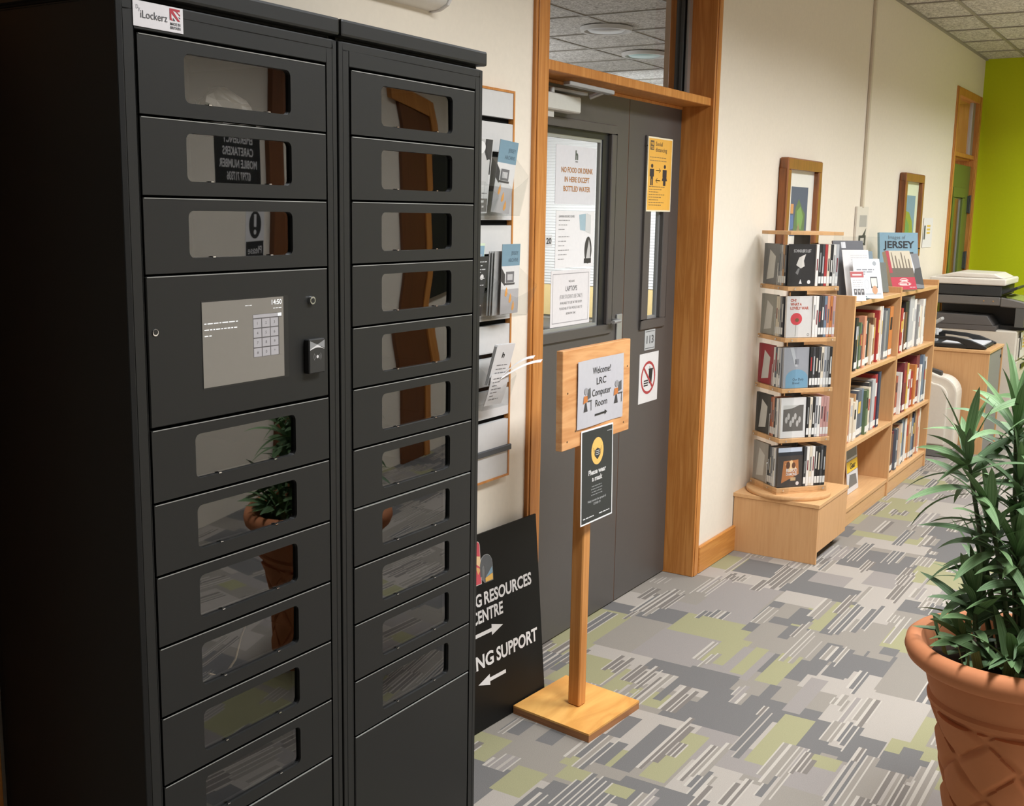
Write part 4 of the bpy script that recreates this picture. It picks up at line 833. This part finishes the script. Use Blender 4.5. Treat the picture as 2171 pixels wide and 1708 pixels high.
S, o = stand_up('book', 6.62, 0.30, 0.17, 0.235, C(196, 184, 160), 'paperback with red base and brown tree cover, on the bookcase', 'book', yaw=YW, lean=0.42, th=0.03)
S.rect('cover_art', C(178, 40, 60), 0, 0, 0.17, 0.075, 1); S.rect('cover_art', C(96, 84, 68), 0.0, 0.075, 0.17, 0.13, 1); S.rect('cover_art', C(166, 44, 56), 0.0, 0.10, 0.022, 0.235, 2)
for i in range(6): u = 0.035+i*0.022; S.poly('cover_art', C(112, 98, 80), [(u, 0.13), (u+0.01, 0.13), (u+0.006+0.003*(i % 2), 0.225-0.02*(i % 3)), (u+0.001, 0.225-0.02*(i % 3))], 2)
for v, l in ((0.05, 0.06), (0.028, 0.09)): S.ring('lettering', C(226, 196, 190), 0.09, v+0.006, l/2, 0.012, 0.003); S.greek('lettering', C(226, 196, 190), 0.09-l/2+0.01, 0.09+l/2-0.008, v, 0.016, 3)
S.greek('lettering', C(230, 220, 214), 0.12, 0.16, 0.012, 0.006, 3); S.finish(o)
S, o = stand_up('book', 6.86, 0.30, 0.155, 0.215, C(120, 120, 122), 'black and white photo book to the right of the red paperback', 'book', yaw=YW, lean=0.4, th=0.02)
S.poly('cover_art', C(60, 58, 58), [(0, 0.215), (0.06, 0.215), (0.05, 0.12), (0.0, 0.06)], 1); S.poly('cover_art', C(206, 206, 208), [(0.07, 0.2), (0.1, 0.21), (0.11, 0.1), (0.08, 0.08)], 1); S.poly('cover_art', C(64, 62, 58), [(0.11, 0.12), (0.155, 0.13), (0.155, 0.02), (0.08, 0.03)], 2); S.finish(o)
S, o = stand_up('book', 7.12, 0.10, 0.29, 0.325, C(134, 168, 186), 'blue Jersey picture book standing at the back of the bookcase', 'book', yaw=YW, lean=0.12, th=0.02)
S.text('lettering', C(92, 102, 108), 'Images of', 0.13, 0.285, 0.022, 0.13, 'c'); S.text('lettering', C(48, 52, 58), 'JERSEY', 0.145, 0.23, 0.042, 0.235, 'c', 0.03)
for u, v in ((0.15, 0.15), (0.205, 0.15), (0.15, 0.09), (0.205, 0.09)): S.rect('cover_art', C(60, 62, 64), u, v, u+0.05, v+0.055, 1); S.poly('cover_art', C(206, 206, 206), [(u+0.01, v+0.01), (u+0.035, v+0.02), (u+0.02, v+0.048)], 2)
S.finish(o)

# ------------------------------------------------------------------ plinth cupboard and DVD spinner
t = thing('plinth_box', (0.2, 5.28, 0), 'low beech box on castors in front of the bookcase, carrying the DVD spinner', 'plinth')
bx(0.004, 5.046, 0.0, 0.414, 5.062, 0.268).build('front_panel', beech, t, bevel=0.001)
bx(0.398, 5.063, 0.055, 0.414, 5.52, 0.268).build('side_panel', beech, t, bevel=0.001); bx(0.004, 5.063, 0.055, 0.02, 5.52, 0.268).build('side_panel', beech, t); bx(0.02, 5.504, 0.055, 0.398, 5.52, 0.268).build('back_panel', beech, t)
bx(0.0, 5.042, 0.268, 0.418, 5.526, 0.287).build('top_board', beech_top, t, bevel=0.0015)
for x in (0.07, 0.36):
    M = MB(); M.tube([(x-0.012, 5.46, 0.024), (x+0.012, 5.46, 0.024)], 0.024, 16); c = M.build('castor', black, t, smooth=True); bx(x-0.015, 5.445, 0.04, x+0.015, 5.475, 0.056).build('castor_fork', alu, c)
su = Vector((0.62, 0.785, 0)).normalized(); sv = Vector((-su.y, su.x, 0)); SA = Vector((0.21, 5.045, 0)); SW, SD = 0.275, 0.235
ctr = SA+su*SW/2+sv*SD/2
t = thing('dvd_spinner', (ctr.x, ctr.y, 0.287), 'revolving beech and acrylic tower of DVD cases on the low box', 'display tower')
M = MB(); M.lathe([(0.0, 0.288), (0.198, 0.288), (0.2, 0.291), (0.2, 0.303), (0.198, 0.306), (0.0, 0.306)], (ctr.x+0.005, ctr.y, 0), 56); M.build('turntable', beech_top, t, smooth=True)
LEV = [0.335+0.2365*i for i in range(5)]
for z in LEV: MB().obox(SA+Z*(z-0.02), su*SW, sv*SD, Z*0.02).build('shelf', beech_top, t, bevel=0.001)
MB().obox(SA-su*0.004-sv*0.004+Z*1.514, su*(SW+0.008), sv*(SD+0.008), Z*0.016).build('roof', beech_top, t, bevel=0.001)
MB().obox(SA+Z*0.306, su*SW, sv*SD, Z*0.009).build('plinth_ring', beech_top, t)
M = MB(); M.obox(SA+su*SW*0.5+sv*SD*0.5-su*0.004-sv*0.06+Z*0.335, su*0.008, sv*0.12, Z*1.18); M.build('core_panel', C(70, 68, 66), t)
for q, d in ((SA-su*0.0035+sv*0.03, sv*0.075), (SA+su*0.0-sv*0.0035+su*-0.0, su*0.062), (SA+su*(SW-0.05)-sv*0.0035, su*0.05), (SA-su*0.0035+sv*(SD-0.05), sv*0.05)):
    M = MB(); nrm = -sv if abs(d.normalized().dot(su)) > 0.9 else -su
    M.obox(q+Z*0.31, d, nrm*0.003, Z*1.22); ob = M.build('acrylic_panel', acry, t)
    for z in LEV: c = q+d*0.5+nrm*0.003+Z*(z-0.01); MB().tube([c, c+nrm*0.003], 0.004, 8).build('screw', chrome, ob)
for li, z in enumerate(LEV):
    tier = ['lowest', 'fourth', 'middle', 'second', 'top'][li]; g = 'dvd cases on the spinner, %s tier' % tier
    # right-hand face: one case turned face out, then spines
    cov = {4: (40, 40, 42), 3: (206, 202, 198), 2: (150, 152, 158), 1: (214, 212, 210), 0: (66, 60, 58)}[li]
    lab = {4: 'black DVD case turned face out on the top tier of the spinner', 3: 'pale DVD case with a red flower, face out on the spinner', 2: 'grey and blue DVD case face out on the middle spinner tier', 1: 'DVD case with white bordered dark photo, face out on the spinner', 0: 'brown DVD case with orange picture, face out on the lowest tier'}[li]
    S, o = sheet_thing('dvd_case', SA+su*0.008+sv*0.008+Z*(z+0.002), su, (Z+sv*0.03), 0.135, 0.19, C(*cov, 0.3), lab, 'dvd case', g, th=0.014)
    if li == 4:
        S.text('lettering', white, "SCHINDLER'S LIST", 0.066, 0.153, 0.013, 0.092, 'c'); S.poly('cover_art', C(206, 200, 192), [(0.05, 0.13), (0.085, 0.145), (0.075, 0.115), (0.08, 0.09), (0.06, 0.08), (0.035, 0.095)], 1); S.poly('cover_art', C(120, 118, 116), [(0.045, 0.08), (0.055, 0.08), (0.045, 0.05), (0.032, 0.06)], 1); S.ell('cover_art', white, 0.105, 0.018, 0.009, 0.009, 1, 14); S.poly('cover_art', white, [(0.052, 0.01), (0.068, 0.01), (0.06, 0.032)], 1)
    if li == 3:
        for i, (tx, wd) in enumerate((('OH!', 0.03), ('WHAT A', 0.06), ('LOVELY WAR', 0.098))): S.text('lettering', C(176, 74, 50), tx, 0.018, 0.165-i*0.018, 0.012, wd, 'l', 0.03)
        S.ell('cover_art', C(196, 62, 70), 0.052, 0.085, 0.031, 0.028, 1); S.ell('cover_art', C(110, 80, 50), 0.056, 0.08, 0.011, 0.009, 2, 12); S.line('cover_art', C(70, 76, 60), 0.052, 0.06, 0.048, 0.005, 0.002, 1); S.ring('cover_art', C(60, 60, 60), 0.118, 0.012, 0.006, 0.006, 0.0015)
    if li == 2:
        S.ell('cover_art', C(112, 152, 176), 0.072, 0.045, 0.06, 0.042, 1); S.rect('cover_art', C(112, 152, 176), 0.012, 0, 0.132, 0.045, 2); S.poly('cover_art', C(178, 180, 184), [(0.03, 0.19), (0.05, 0.19), (0.075, 0.1), (0.06, 0.1)], 3); S.rect('cover_art', C(120, 122, 128), 0.06, 0.11, 0.08, 0.135, 3); S.text('lettering', C(40, 50, 64), 'Our Daily', 0.05, 0.035, 0.011, 0.06); S.text('lettering', C(40, 50, 64), 'Bread', 0.05, 0.018, 0.011, 0.036)
    if li == 1:
        S.rect('cover_art', C(96, 92, 88), 0.012, 0.032, 0.122, 0.155, 1); S.poly('cover_art', C(190, 188, 184), [(0.012, 0.155), (0.1, 0.155), (0.06, 0.14), (0.012, 0.135)], 2)
        for i in range(7): S.ell('cover_art', C(176, 172, 168), 0.03+i*0.012, 0.085+0.02*math.sin(i*2.1), 0.007, 0.016, 2, 10)
    if li == 0:
        S.rect('cover_art', C(196, 206, 222), 0.0, 0.168, 0.128, 0.189, 1); S.rect('cover_art', C(40, 44, 52), 0.0, 0.15, 0.135, 0.168, 1); S.poly('cover_art', C(178, 116, 70), [(0.02, 0.02), (0.03, 0.125), (0.11, 0.13), (0.115, 0.06)], 1); S.poly('cover_art', C(224, 188, 140), [(0.04, 0.11), (0.075, 0.13), (0.1, 0.09), (0.06, 0.07)], 2); S.ell('cover_art', C(88, 56, 40), 0.055, 0.105, 0.011, 0.018, 3, 14); S.ell('cover_art', C(96, 62, 44), 0.085, 0.103, 0.01, 0.015, 3, 14)
        S.text('lettering', white, 'BLOOD', 0.075, 0.072, 0.016, 0.06, 'c', 0.02, 5); S.text('lettering', white, 'DIAMOND', 0.075, 0.055, 0.013, 0.06, 'c', 0.02, 5); S.rect('cover_art', C(186, 158, 120), 0.07, 0.03, 0.098, 0.046, 3); S.ell('cover_art', C(214, 206, 204), 0.108, 0.016, 0.009, 0.009, 4, 14)
    S.finish(o)
    seq = {4: ['white', 'black', 'charcoal', 'red', 'cream', 'black', 'white', 'silver'], 3: ['white', 'white', 'charcoal', 'charcoal', 'blue', 'salmon', 'orange', 'pink'], 2: ['black', 'charcoal', 'black', 'charcoal', 'cream', 'silver', 'grey', 'black'], 1: ['black', 'cream', 'black', 'silver', 'white', 'pink', 'pink', 'pink'], 0: ['charcoal', 'white', 'cream', 'white', 'black', 'black', 'charcoal', 'black']}[li]
    p = 0.1455
    for i, c in enumerate(seq):
        th = 0.0145; book(SA+su*p+sv*0.006+Z*(z+0.0015), su, -sv, th, 0.19, 0.095, c, '%s DVD spine, %s after the face-out case, %s tier of the spinner' % (c, ORD[i], tier), g, case=True); p += th+0.0008
    # left-hand face
    seq = {4: ['charcoal', 'tan', 'silver', 'grey'], 3: ['charcoal', 'grey', 'cream', 'cream'], 2: ['silver', 'white', 'slate', 'white'], 1: ['white', 'charcoal', 'salmon', 'rust'], 0: ['white', 'silver', 'slate', 'black']}[li]
    p = 0.036
    for i, c in enumerate(seq):
        th = 0.0145; book(SA+sv*(p+th)+su*0.006+Z*(z+0.0015), -sv, -su, th, 0.185, 0.10, c, '%s DVD spine, %s from the corner, left face of the %s spinner tier' % (c, ORD[i], tier), g, case=True); p += th+0.0008
    S, o = sheet_thing('dvd_case', SA+sv*(p+0.006+0.130)+su*0.012+Z*(z+0.002), -sv, Z, 0.128, 0.188, C(*{4: (120, 120, 120), 3: (150, 148, 140), 2: (150, 44, 52), 1: (60, 58, 56), 0: (160, 154, 146)}[li]), 'DVD case turned face out on the left face, %s spinner tier' % tier, 'dvd case', g, th=0.014)
    S.poly('cover_art', C(196, 194, 188), [(0.03, 0.02), (0.09, 0.03), (0.1, 0.13), (0.05, 0.16)], 1); S.finish(o)
    M = MB(); q = SA+sv*(p+0.002)+su*0.004+Z*(z+0.002)
    M.tube([q, q+Z*0.1, q+Z*0.108+su*0.006, q+Z*0.108+su*0.04], 0.0016, 6); tag(M.build('bookend', chrome), 'thin wire bookend on the left face, %s spinner tier' % tier, 'bookend', 'wire bookends on the spinner')

# ------------------------------------------------------------------ air purifier, cabinet, paper tray, copier
t = thing('air_purifier', (0.25, 7.9, 0), 'cream rounded air purifier between the bookcase and the cabinet', 'air purifier')
def prof_pts(x0, x1, z0, z1, r1): return [(x0, z0), (x1, z0), (x1, z1-r1)]+[(x1-r1+r1*math.cos(a*math.pi/16)*1.0, z1-r1+r1*math.sin(a*math.pi/16)) for a in range(1, 8)]+[(x1-r1, z1), (x0, z1+0.10)]
MB().prism(prof_pts(0.05, 0.455, 0.06, 0.55, 0.12), (0, 7.93, 0), X, Z, (0, 0.18, 0)).build('housing', C(214, 206, 192), t, bevel=0.012, seg=2)
MB().prism(prof_pts(0.06, 0.40, 0.085, 0.50, 0.09), (0, 7.905, 0), X, Z, (0, 0.03, 0)).build('front_panel', C(218, 211, 198), t, bevel=0.008, seg=2)
bx(0.05, 7.91, 0, 0.47, 8.12, 0.06).build('base', C(112, 110, 106), t, bevel=0.006)
MB().obox((0.13, 7.965, 0.600), (0.21, 0, -0.052), (0, 0.05, 0), (0, 0, 0.03)).build('outlet_grille', C(62, 60, 58), t, bevel=0.004)
MB().obox((0.36, 7.958, 0.53), (0.06, 0, -0.05), (0, 0.06, 0), (0.01, 0, 0.016)).build('control_strip', C(150, 148, 144), t, bevel=0.004)
t = thing('storage_cabinet', (0.3, 8.45, 0), 'beech side cabinet with grey front, beside the copier', 'cabinet')
M = MB(); M.box(0.005, 8.16, 0.0, 0.60, 8.18, 0.70); M.box(0.005, 8.70, 0.0, 0.60, 8.72, 0.70); M.box(0.005, 8.18, 0.0, 0.02, 8.70, 0.70); M.box(0.02, 8.18, 0.04, 0.58, 8.70, 0.06); M.build('carcass', beech, t, bevel=0.001)
bx(0.0, 8.15, 0.70, 0.605, 8.73, 0.7185).build('top_board', beech_top, t, bevel=0.0015)
dr = bx(0.582, 8.183, 0.02, 0.597, 8.66, 0.695).build('tambour_door', C(132, 130, 128), t, bevel=0.001); MB().tube([(0.597, 8.64, 0.64), (0.603, 8.64, 0.64)], 0.012, 12).build('lock', black, dr)
t = thing('paper_trimmer', (0.36, 8.4, 0.722), 'black paper trimmer tray with side handles on the cabinet top', 'paper trimmer')
M = MB(); M.box(0.16, 8.22, 0.724, 0.56, 8.60, 0.742); M.build('tray', C(34, 34, 34), t, bevel=0.006)
bx(0.27, 8.24, 0.742, 0.54, 8.58, 0.75).build('paper', C(206, 206, 210), t)
for y0 in (8.20, 8.575):
    M = MB(); pr = [(0.15, 0.724), (0.15, 0.795), (0.2, 0.8), (0.36, 0.79), (0.46, 0.775), (0.57, 0.735), (0.57, 0.724), (0.42, 0.724), (0.42, 0.74), (0.38, 0.765), (0.22, 0.775), (0.22, 0.745), (0.40, 0.74), (0.40, 0.724)]
    M.prism([(0.15, 0.724), (0.22, 0.724), (0.22, 0.798), (0.17, 0.798), (0.15, 0.785)], (0, y0, 0), X, Z, (0, 0.028, 0)); M.prism([(0.22, 0.778), (0.38, 0.765), (0.44, 0.74), (0.44, 0.724), (0.57, 0.724), (0.57, 0.74), (0.46, 0.78), (0.36, 0.794), (0.22, 0.798)], (0, y0, 0), X, Z, (0, 0.028, 0)); M.box(0.22, y0, 0.724, 0.44, y0+0.028, 0.745)
    M.build('side_handle', C(30, 30, 30), t, bevel=0.003)
M = MB(); M.tube([(0.19, 8.23, 0.80), (0.19, 8.58, 0.80)], 0.012, 10); M.box(0.17, 8.36, 0.742, 0.21, 8.42, 0.83); M.build('blade_rail', C(196, 196, 196), t)
t = thing('copier', (0.36, 9.2, 0), 'large cream and black office copier near the green wall', 'copier')
y0, y1 = 8.86, 9.44
M = MB(); M.box(0.10, y0, 0.0, 0.665, y1, 0.80); bd = M.build('lower_body', C(214, 206, 192, 0.4), t, bevel=0.01)
M = MB(); M.box(0.08, y0-0.004, 0.79, 0.52, y1, 0.83); M.prism([(0.08, 0.83), (0.50, 0.83), (0.45, 0.90), (0.08, 0.905)], (0, y0-0.004, 0), X, Z, (0, y1-y0, 0)); M.build('output_tray', C(92, 88, 86), t, bevel=0.004)
M = MB(); M.box(0.52, y0+0.1, 0.80, 0.70, y1, 0.83, 1); M.box(0.08, y0+0.25, 0.825, 0.68, y1, 0.985, 1); M.box(0.64, y0-0.002, 0.83, 0.70, y1, 0.985); M.build('output_bay', [C(84, 82, 78), black], t)
M = MB(); M.box(0.08, y0-0.006, 0.978, 0.53, y1, 1.04); M.prism([(0.532, 0.972), (0.72, 0.965), (0.72, 1.005), (0.6, 1.03), (0.532, 1.04)], (0, y0-0.006, 0), X, Z, (0, y1-y0, 0)); sb = M.build('scanner_body', C(104, 99, 94), t, bevel=0.006)
for x in (0.42, 0.485): MB().tube([(x, y0-0.009, 1.01), (x, y0, 1.01)], 0.006, 10).build('screw', chrome, sb)
MB().obox((0.56, y0+0.05, 1.035), (0.28, 0, -0.06), (0, 0.4, 0), (0, 0, 0.012)).build('operation_panel', C(130, 140, 60), t, bevel=0.003)
M = MB(); M.box(0.07, y0-0.004, 1.045, 0.535, y1, 1.12); M.obox((0.53, y0+0.01, 1.055), (0.11, 0.0, 0.05), (0, 0.4, 0), (0, 0, 0.02)); M.build('scanner_lid', C(40, 41, 41), t, bevel=0.005)
M = MB(); M.box(0.03, y0-0.012, 1.123, 0.56, y1, 1.172); M.prism([(0.05, 1.172), (0.54, 1.172), (0.47, 1.205), (0.2, 1.21)], (0, y0+0.04, 0), X, Z, (0, 0.48, 0)); M.build('document_feeder', C(222, 214, 204, 0.35), t, bevel=0.014, seg=3)
for i, z in enumerate((0.08, 0.25, 0.42, 0.59)):
    d = bx(0.665, y0+0.02, z, 0.675, y1-0.02, z+0.158).build('paper_drawer', C(210, 203, 192, 0.4), t, bevel=0.003); bx(0.675, y0+0.2, z+0.09, 0.683, y0+0.36, z+0.125).build('drawer_handle', black, d)
S, o = sheet_thing('notice', (0.6842, y0+0.06, 0.60), Y, Z, 0.22, 0.19, C(226, 222, 220), 'white notice with yellow stripes stuck on the copier front', 'notice'); S.rect('artwork', C(90, 86, 90), 0.02, 0.06, 0.07, 0.15, 1)
for v in (0.07, 0.095, 0.12, 0.145): S.rect('artwork', C(226, 186, 80), 0.1, v, 0.19, v+0.014, 1)
S.finish(o)
# stapler-like device at the bookcase end of the cabinet
t = thing('hole_punch', (0.08, 8.45, 0.722), 'grey lever punch on the cabinet, partly hidden by the bookcase', 'hole punch')
bx(0.02, 8.30, 0.722, 0.14, 8.60, 0.755).build('base', C(110, 108, 106), t, bevel=0.006); MB().obox((0.05, 8.42, 0.76), (0.18, 0, 0.13), (0, 0.07, 0), (-0.012, 0, 0.02)).build('lever', C(172, 170, 166), t, bevel=0.006); bx(0.04, 8.40, 0.755, 0.10, 8.50, 0.80).build('pivot', C(150, 148, 146), t, bevel=0.006)

# ------------------------------------------------------------------ potted plant
PC = Vector((1.541, 2.88, 0))
t = thing('potted_plant', tuple(PC), 'leafy green artificial plant in a woven pattern terracotta pot on the carpet', 'plant')
def weave(a, z, r):
    if z < 0.06 or z > 0.402: return 0
    s_ = a*0.15; k = 1/0.108; p = (s_+z)*0.7071*k; q = (s_-z)*0.7071*k
    fp, fq = p-math.floor(p), q-math.floor(q); par = (math.floor(p)+math.floor(q)) % 2
    across, along = (fq, fp) if par == 0 else (fp, fq)
    e = min(across, 1-across); h = 0.0 if e < 0.03 else min(1, (e-0.03)/0.16); h = h*h*(3-2*h)
    return 0.015*h*(0.4+0.6*math.sin(math.pi*along))
def body_r(z): return 0.104+(0.148-0.104)*((z-0.05)/0.28) if z < 0.33 else 0.148+(0.169-0.148)*((z-0.33)/0.08)
pr = [(0.098, 0.0), (0.101, 0.02), (0.104, 0.05)]+[(body_r(0.05+0.355*i/130), 0.05+0.355*i/130) for i in range(1, 131)]+[(0.172, 0.412), (0.187, 0.42), (0.189, 0.431), (0.182, 0.44), (0.191, 0.466), (0.198, 0.492), (0.202, 0.512), (0.227, 0.518), (0.243, 0.531), (0.250, 0.549), (0.247, 0.568), (0.236, 0.578), (0.223, 0.58), (0.212, 0.574), (0.207, 0.56), (0.196, 0.54), (0.186, 0.49)]
M = MB(); M.lathe(pr, PC, 320, 0, weave); M.add([PC+Vector((0.098*math.cos(2*math.pi*i/40), 0.098*math.sin(2*math.pi*i/40), 0.0)) for i in range(40)], [tuple(range(40))[::-1]]); M.build('pot', terra, t, smooth=True)
M = MB(); M.lathe([(0.19, 0.522), (0.12, 0.53), (0.05, 0.534), (0.001, 0.535)], PC, 40, 0, lambda a, z, r: 0); M.build('soil', soil, t)
PR = random.Random(8)
camP = Vector((1.88, 0, 1.6)); CR = Matrix(((0.84722969, -0.10323115, 0.52109998), (0.53095412, 0.13313164, -0.83687734), (0.01701692, 0.98570751, 0.16760408)))
vr = Vector((0.847, 0.531, 0.0)).normalized(); vf = Vector((-0.531, 0.847, 0)).normalized()
def leafm(M, b, d, L, wd, droop, mi):
    d = d.normalized(); side = d.cross(Z)
    side = side.normalized() if side.length > 0.05 else X.copy()
    n = 8; rot = PR.uniform(-0.6, 0.6); base = len(M.v)
    p = b.copy(); dirv = d.copy(); pts = []
    for i in range(n+1):
        s_ = i/n; wdt = wd*(math.sin(math.pi*min(1, (s_*0.86+0.12)))**0.8)*(1-0.15*s_) if s_ < 1 else 0.0006
        up = side.cross(dirv).normalized(); sd = (side*math.cos(rot)+up*math.sin(rot)); nn = (up*math.cos(rot)-side*math.sin(rot))
        pts += [p-sd*wdt*0.5+nn*wdt*0.12, p-nn*0.0, p+sd*wdt*0.5+nn*wdt*0.12]
        dirv = (dirv-Z*droop/n).normalized(); p = p+dirv*L/n
        rr = math.hypot(p.x-PC.x, p.y-PC.y)   # leaves lie on the soil and over the rim of the pot
        lim = 0.556 if rr < 0.18 else (0.604 if rr < 0.275 else (0.56 if rr < 0.30 else 0))
        if p.z < lim: p.z = lim; dirv.z = max(dirv.z, 0.0); dirv.normalize()
    fs = []
    for i in range(n):
        for k in range(2): fs.append((3*i+k, 3*i+k+1, 3*i+k+4, 3*i+k+3))
    M.add(pts, fs, mi)
    for j in range(len(fs)):
        i, k = divmod(j, 2); M.uv[len(M.f)-len(fs)+j] = [(k/2+base*0.37, i/n), ((k+1)/2+base*0.37, i/n), ((k+1)/2+base*0.37, (i+1)/n), (k/2+base*0.37, (i+1)/n)]
def rosette(c, axis, n, L, wd, name='leaf_cluster', long_=1.0):
    M = MB(); axis = axis.normalized(); a = axis.orthogonal().normalized(); b2 = axis.cross(a)
    for i in range(n):
        ph = i*2.39996+PR.uniform(-.25, .25); s_ = i/n; el = math.radians(5+75*s_+PR.uniform(-10, 10))
        d = (a*math.cos(ph)+b2*math.sin(ph))*math.cos(el)+axis*math.sin(el)
        leafm(M, c-axis*(0.13*long_*(1-s_))+d*0.006, d, L*PR.uniform(.75, 1.1)*(1-0.25*s_), wd*PR.uniform(.68, .98), PR.uniform(0.4, 1.6)*(1-0.5*s_), 0 if PR.random() < 0.7 else 1)
    o = M.build(name, [leaf_a, leaf_b], t, smooth=True)
    ul = o.data.uv_layers.new(name='UVMap')
    for fi, p in enumerate(o.data.polygons):
        for li, uvc in zip(p.loop_indices, M.uv[fi]): ul.data[li].uv = uvc
def at(r, f, z): return PC+vr*r+vf*f+Z*z
stems = [   # tip (right, forward, z), leaves, length, width, base (right, forward)
    ((-0.149, 0.021, 1.069), 24, 0.186, 0.026, (-0.02, 0.00)),
    ((-0.096, -0.021, 0.920), 26, 0.181, 0.028, (0.00, 0.00)),
    ((-0.032, 0.032, 1.143), 28, 0.213, 0.029, (0.02, 0.02)),
    ((-0.021, 0.000, 1.005), 24, 0.191, 0.028, (0.02, 0.00)),
    ((-0.032, -0.043, 0.824), 32, 0.191, 0.031, (0.01, -0.02)),
    ((-0.112, -0.011, 0.708), 26, 0.170, 0.031, (-0.06, 0.00)),
    ((-0.053, -0.159, 0.612), 26, 0.170, 0.033, (-0.02, -0.08)),
    ((0.021, -0.053, 0.697), 26, 0.181, 0.031, (0.03, -0.02)),
    ((-0.133, 0.021, 0.601), 14, 0.149, 0.028, (-0.07, 0.02)),
    ((0.043, 0.064, 0.909), 24, 0.191, 0.029, (0.03, 0.03)),
    ((0.106, 0.021, 1.069), 24, 0.202, 0.029, (0.04, 0.00)),
    ((0.138, -0.043, 0.878), 24, 0.191, 0.029, (0.05, -0.02)),
    ((0.117, -0.128, 0.644), 24, 0.175, 0.032, (0.07, -0.06)),
    ((0.106, 0.128, 0.729), 22, 0.181, 0.031, (0.05, 0.06)),
    ((0.064, 0.000, 1.249), 24, 0.202, 0.029, (0.03, 0.02)),
    ((-0.074, 0.053, 0.782), 20, 0.170, 0.029, (-0.03, 0.03)),
]
for (tip, n, L, wd, bs) in stems:
    T = at(*tip); B0 = at(bs[0], bs[1], 0.53); mid = (T+B0)/2+Vector((PR.uniform(-.01, .01), PR.uniform(-.01, .01), 0))
    MB().tube([B0, mid, T], [0.008, 0.0065, 0.004], 7).build('stem', C(84, 92, 62), t, smooth=True)
    ax = (T-mid).normalized()+Z*0.35
    if tip[1] < -0.1: ax = Vector((0, 0, 0.55))-vf*0.8
    rosette(T, ax, n, L, wd)
MB().tube([at(0.02, 0.03, 0.53), at(0.03, 0.03, 0.75), at(0.03, 0.03, 1.08)], [0.02, 0.018, 0.014], 10).build('trunk', C(122, 92, 66), t, smooth=True)
for o in bpy.data.objects:
    if '_o' in o: del o['_o']
